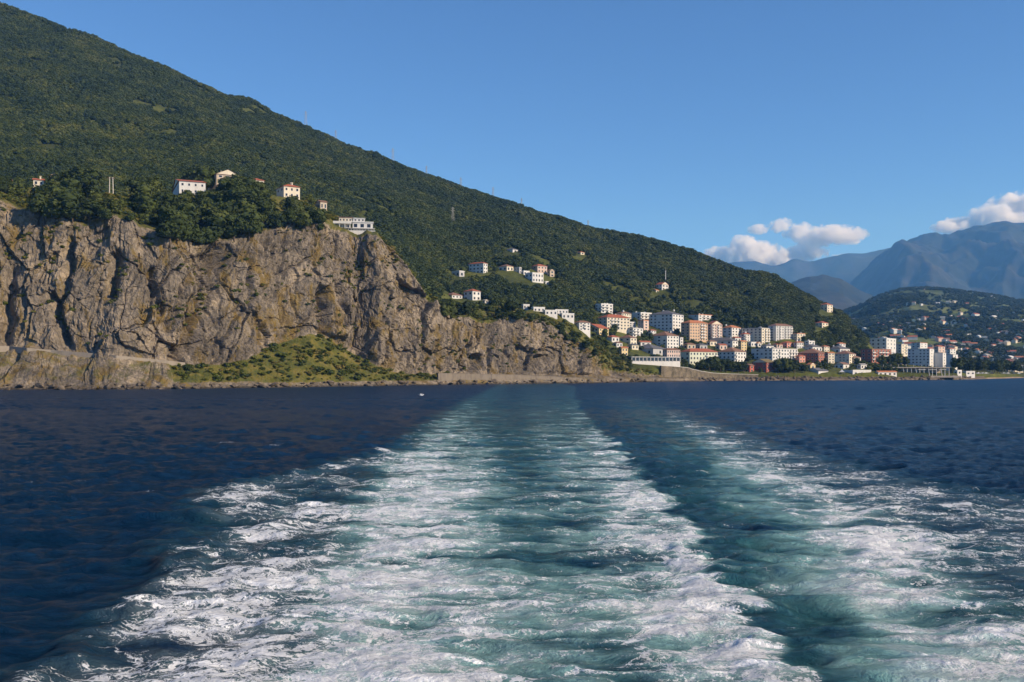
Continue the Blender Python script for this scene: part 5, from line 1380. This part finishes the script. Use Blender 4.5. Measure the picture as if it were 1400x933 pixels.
# density: everything above the town
P, idx = sample_faces(GX, GY, GZ, 82000, rng, ok=((gs[:-1] > 0.03) & (gs[:-1] < 0.92))[None, :] * ((gpx[:-1] > -90) & (gpx[:-1] < 1290))[:, None])
ppx, ppy = pixof(P[:, 0], P[:, 1], P[:, 2])
bx = np.array([-400, 780, 800, 850, 880, 940, 985, 1015, 1060, 1090, 1130, 1170, 1190, 1215, 1300])
by = np.array([470, 470, 445, 428, 426, 429, 441, 445, 443, 463, 473, 482, 489, 491, 499])
keep = ppy < np.interp(ppx, bx, by)
rest = ~keep
dens = fbm(P[:, 0] / 60, P[:, 1] / 60, 4, 801)
keep &= dens > -0.36
for cx, cy, rx, ry, sl in ((866, 408, 46, 12, .42), (744, 362, 18, 9, .5), (828, 388, 14, 5, .5), (905, 428, 20, 6, .2), (985, 428, 30, 4, .35), (1010, 402, 12, 4, .4), (1140, 462, 22, 4, .5), (800, 425, 18, 4, .1), (736, 415, 26, 5, 0), (600, 395, 10, 4, 0), (1168, 452, 10, 14, .8), (500, 292, 8, 5, 0), (930, 420, 26, 5, .3), (545, 300, 12, 4, 0), (690, 372, 26, 6, .1)):
    e = ((ppx - cx) / rx) ** 2 + ((ppy - cy - sl * (ppx - cx)) / ry) ** 2
    keep &= (e > 1) | (rng.random(len(P)) < 0.2)
occ = np.zeros(len(P), bool)
for x0, x1, y0, y1, yy in OCC:
    occ |= (ppx > x0 - 3) & (ppx < x1 + 3) & (ppy > y0) & (ppy < y1 + 9) & (P[:, 1] < yy + 14)
keep &= ~occ
extra = rest & ~occ & (rng.random(len(P)) < 0.5) & (ppx > 780) & (ppx < 1290) & (ppy < np.interp(ppx, [780, 870, 1000, 1290], [480, 490, 500, 500]))
hgt = rng.uniform(5.0, 9.0, len(P)) * (0.85 + 0.5 * np.clip(dens + 0.3, 0, 1))
hgt = np.where(extra, rng.uniform(3.0, 6.0, len(P)), hgt)
sel = keep | extra
P = P[sel]; hgt = hgt[sel]; n = len(P)
P[:, 2] -= 0.08 * hgt
wd = hgt * rng.uniform(0.95, 1.35, n)
scatter('hillside_forest', 'dense dark green forest covering the whole hillside', P, np.stack([wd, wd, hgt], 1), np.stack([np.zeros(n), np.zeros(n), rng.uniform(0, 6.28, n)], 1), rng.integers(0, 6, n), forest_kinds)

scrub_kinds = scatter_group('scrub_kinds', [unlinked(crown_mesh('scrub_crown', 1100 + i, M_scrub, lobes=6, leaves=150, leaf=0.13, wide=0.6, tall=0.34, base=0.30, spread=0.36), 'scrub_bush') for i in range(4)])
P, idx = sample_faces(GX, GY, GZ, 16000, rng, ok=((gs[:-1] > 0.03) & (gs[:-1] < 0.75))[None, :] * ((gpx[:-1] > 770) & (gpx[:-1] < 1300))[:, None])
ppx, ppy = pixof(P[:, 0], P[:, 1], P[:, 2])
sel = (ppy > np.interp(ppx, bx, by) - 6) & (fbm(P[:, 0] / 22, P[:, 1] / 22, 3, 815) + 0.2 * rng.normal(size=len(P)) > -0.22) & ((P[:, 1] > 0) & (ppy < 508))
for x0, x1, y0, y1, yy in OCC: sel &= ~((ppx > x0) & (ppx < x1) & (ppy > y0 + 0.5 * (y1 - y0)) & (ppy < y1 + 3) & (P[:, 1] < yy + 16))
P = P[sel]; n = len(P); hgt = rng.uniform(1.8, 6.0, n); wd = hgt * rng.uniform(1.0, 1.6, n)
scatter('town_greenery', 'garden shrubs and hedges filling the slopes between town buildings', P, np.stack([wd, wd, hgt], 1), np.stack([np.zeros(n), np.zeros(n), rng.uniform(0, 6.28, n)], 1), rng.integers(0, 6, n), forest_kinds)
ok = (veg[:-1, :-1] > 0.5) * np.where((HSS[:-1, :-1] < 0.25), 1.0, 0.9)
P, idx = sample_faces(HX, HY, HZ, 12000, rng, ok=ok * ((hpx[:-1] > -90) & (hpx[:-1] < 930))[:, None])
ppx, ppy = pixof(P[:, 0], P[:, 1], P[:, 2])
dd = fbm(P[:, 0] / 9, P[:, 1] / 9 + P[:, 2] / 9, 3, 811)
sel = dd > -0.2
for x0, x1, y0, y1, yy in OCC: sel &= ~((ppx > x0) & (ppx < x1) & (ppy > y0) & (ppy < y1 + 4) & (P[:, 1] < yy + 5))
P = P[sel]; n = len(P); hgt = rng.uniform(0.7, 2.6, n) * np.where(rng.random(n) < .15, 1.5, 1)
# ledge bushes
nz = np.zeros_like(HX); 
dZ = np.gradient(HZ, axis=1); dY = np.gradient(HY, axis=1)
flat = (dY > 0.55 * np.abs(dZ)) & (HSS > 0.22) & (HSS < 0.8)
P2, idx = sample_faces(HX, HY, HZ, 1500, rng, ok=flat[:-1, :-1] * ((hpx[:-1] > -90) & (hpx[:-1] < 930))[:, None] * (0.1 + HSS[:-1, :-1] ** 2))
P2 = P2[fbm(P2[:, 0] / 14, P2[:, 2] / 14, 3, 821) > 0.02]
n2 = len(P2); P = np.concatenate([P, P2]); hgt = np.concatenate([hgt, rng.uniform(0.6, 2.2, n2)]); n = len(P)
wd = hgt * rng.uniform(1.0, 1.7, n)
scatter('cliff_scrub', 'dry olive and ochre scrub on the cliff toe, ledges and brow', P, np.stack([wd, wd, hgt], 1), np.stack([np.zeros(n), np.zeros(n), rng.uniform(0, 6.28, n)], 1), rng.integers(0, 4, n), scrub_kinds)

far_kinds = scatter_group('far_wood_kinds', [unlinked(crown_mesh('far_wood_crown', 1200 + i, M_farfol, lobes=6, leaves=60, leaf=0.13, wide=0.62, tall=0.40, base=0.36, spread=0.34), 'far_tree') for i in range(4)])
P, idx = sample_faces(FX, FY, FZ, 26000, rng, ok=(fs[0, :-1] < 1.04)[None, :] * ((fpx[:-1] > 1080) & (fpx[:-1] < 1470))[:, None])
sel = fbm(P[:, 0] / 220, P[:, 1] / 220, 4, 831) + 0.16 * rng.normal(size=len(P)) > 0.10
P = P[sel]; n = len(P); hgt = rng.uniform(7, 13, n); wd = hgt * rng.uniform(.9, 1.5, n)
scatter('far_hill_woods', 'patchy dark woods between the meadows of the far hill', P, np.stack([wd, wd, hgt], 1), np.stack([np.zeros(n), np.zeros(n), rng.uniform(0, 6.28, n)], 1), rng.integers(0, 4, n), far_kinds)
# ------------------------------------------------------------------ clouds beyond the mountains
def cloud_material(name, scale, dens, seed):
    m = bpy.data.materials.new(name); m.use_nodes = True
    nt = m.node_tree; nt.nodes.clear(); L = nt.links
    o = nt.nodes.new('ShaderNodeOutputMaterial'); v = nt.nodes.new('ShaderNodeVolumePrincipled')
    tc = nt.nodes.new('ShaderNodeTexCoord'); geo = nt.nodes.new('ShaderNodeNewGeometry')
    # object space: the cloud fills a unit ball, its density thins towards the skin
    ln = nt.nodes.new('ShaderNodeVectorMath'); ln.operation = 'LENGTH'; L.new(tc.outputs['Object'], ln.inputs[0])
    mp = nt.nodes.new('ShaderNodeMapping'); mp.inputs['Location'].default_value = (seed * 3.1, seed, 0); L.new(geo.outputs['Position'], mp.inputs[0])
    n = noise(nt, mp.outputs[0], scale, 8, 0.62, 0.4)
    f = math_n(nt, 'SUBTRACT', math_n(nt, 'ADD', math_n(nt, 'MULTIPLY', n, 2.6), -0.48), math_n(nt, 'MULTIPLY', ln.outputs['Value'], 0.95))
    d = srange(nt, f, 0.0, 0.34, 0.0, dens)
    L.new(d, v.inputs['Density'])
    v.inputs['Color'].default_value = (0.995, 0.995, 0.995, 1); v.inputs['Anisotropy'].default_value = 0.25
    L.new(v.outputs[0], o.inputs['Volume'])
    m.cycles.volume_step_rate = 0.5
    return m
def cloud(label, puffs, Y=19500.0):
    root = add('cloud', None, loc=(tpix(puffs[0][0]) * Y, Y, zpix(puffs[0][1], Y)), label=label, cat='cloud')
    k = Y / FPX
    for i, (px, py, rx, ry) in enumerate(puffs):
        me = mesh_np('puff', ICO2[0], ICO2[1], [CL])
        o = add('puff', me, root, loc=((px - puffs[0][0]) * k, (i % 3) * 260.0, (puffs[0][1] - py) * k), scale=(rx * k * 1.25, rx * k * 0.9, ry * k * 1.3))
CL = cloud_material('cloud_vapour', 0.0042, 0.012, 1)
cloud('big bright cumulus bank sitting on the high mountain', [(1362, 299, 34, 19), (1390, 291, 32, 25), (1330, 305, 30, 12), (1302, 311, 26, 8), (1425, 288, 42, 28), (1475, 296, 50, 26)])
cloud('low white cloud bank lying along the distant ridge', [(1030, 350, 44, 17), (1070, 358, 38, 16), (996, 346, 30, 12), (1014, 336, 20, 12), (1096, 348, 24, 16)])
cloud('small grey white cloud floating over the distant ridge', [(1134, 322, 44, 12), (1168, 320, 19, 11), (1104, 313, 21, 12)])
cloud('wispy small cloud between the low bank and the floating cloud', [(1066, 308, 16, 9), (1042, 311, 14, 6)])
cloud('thin cloud patch touching the ridge beneath the floating cloud', [(1108, 344, 22, 12), (1160, 353, 18, 9)])
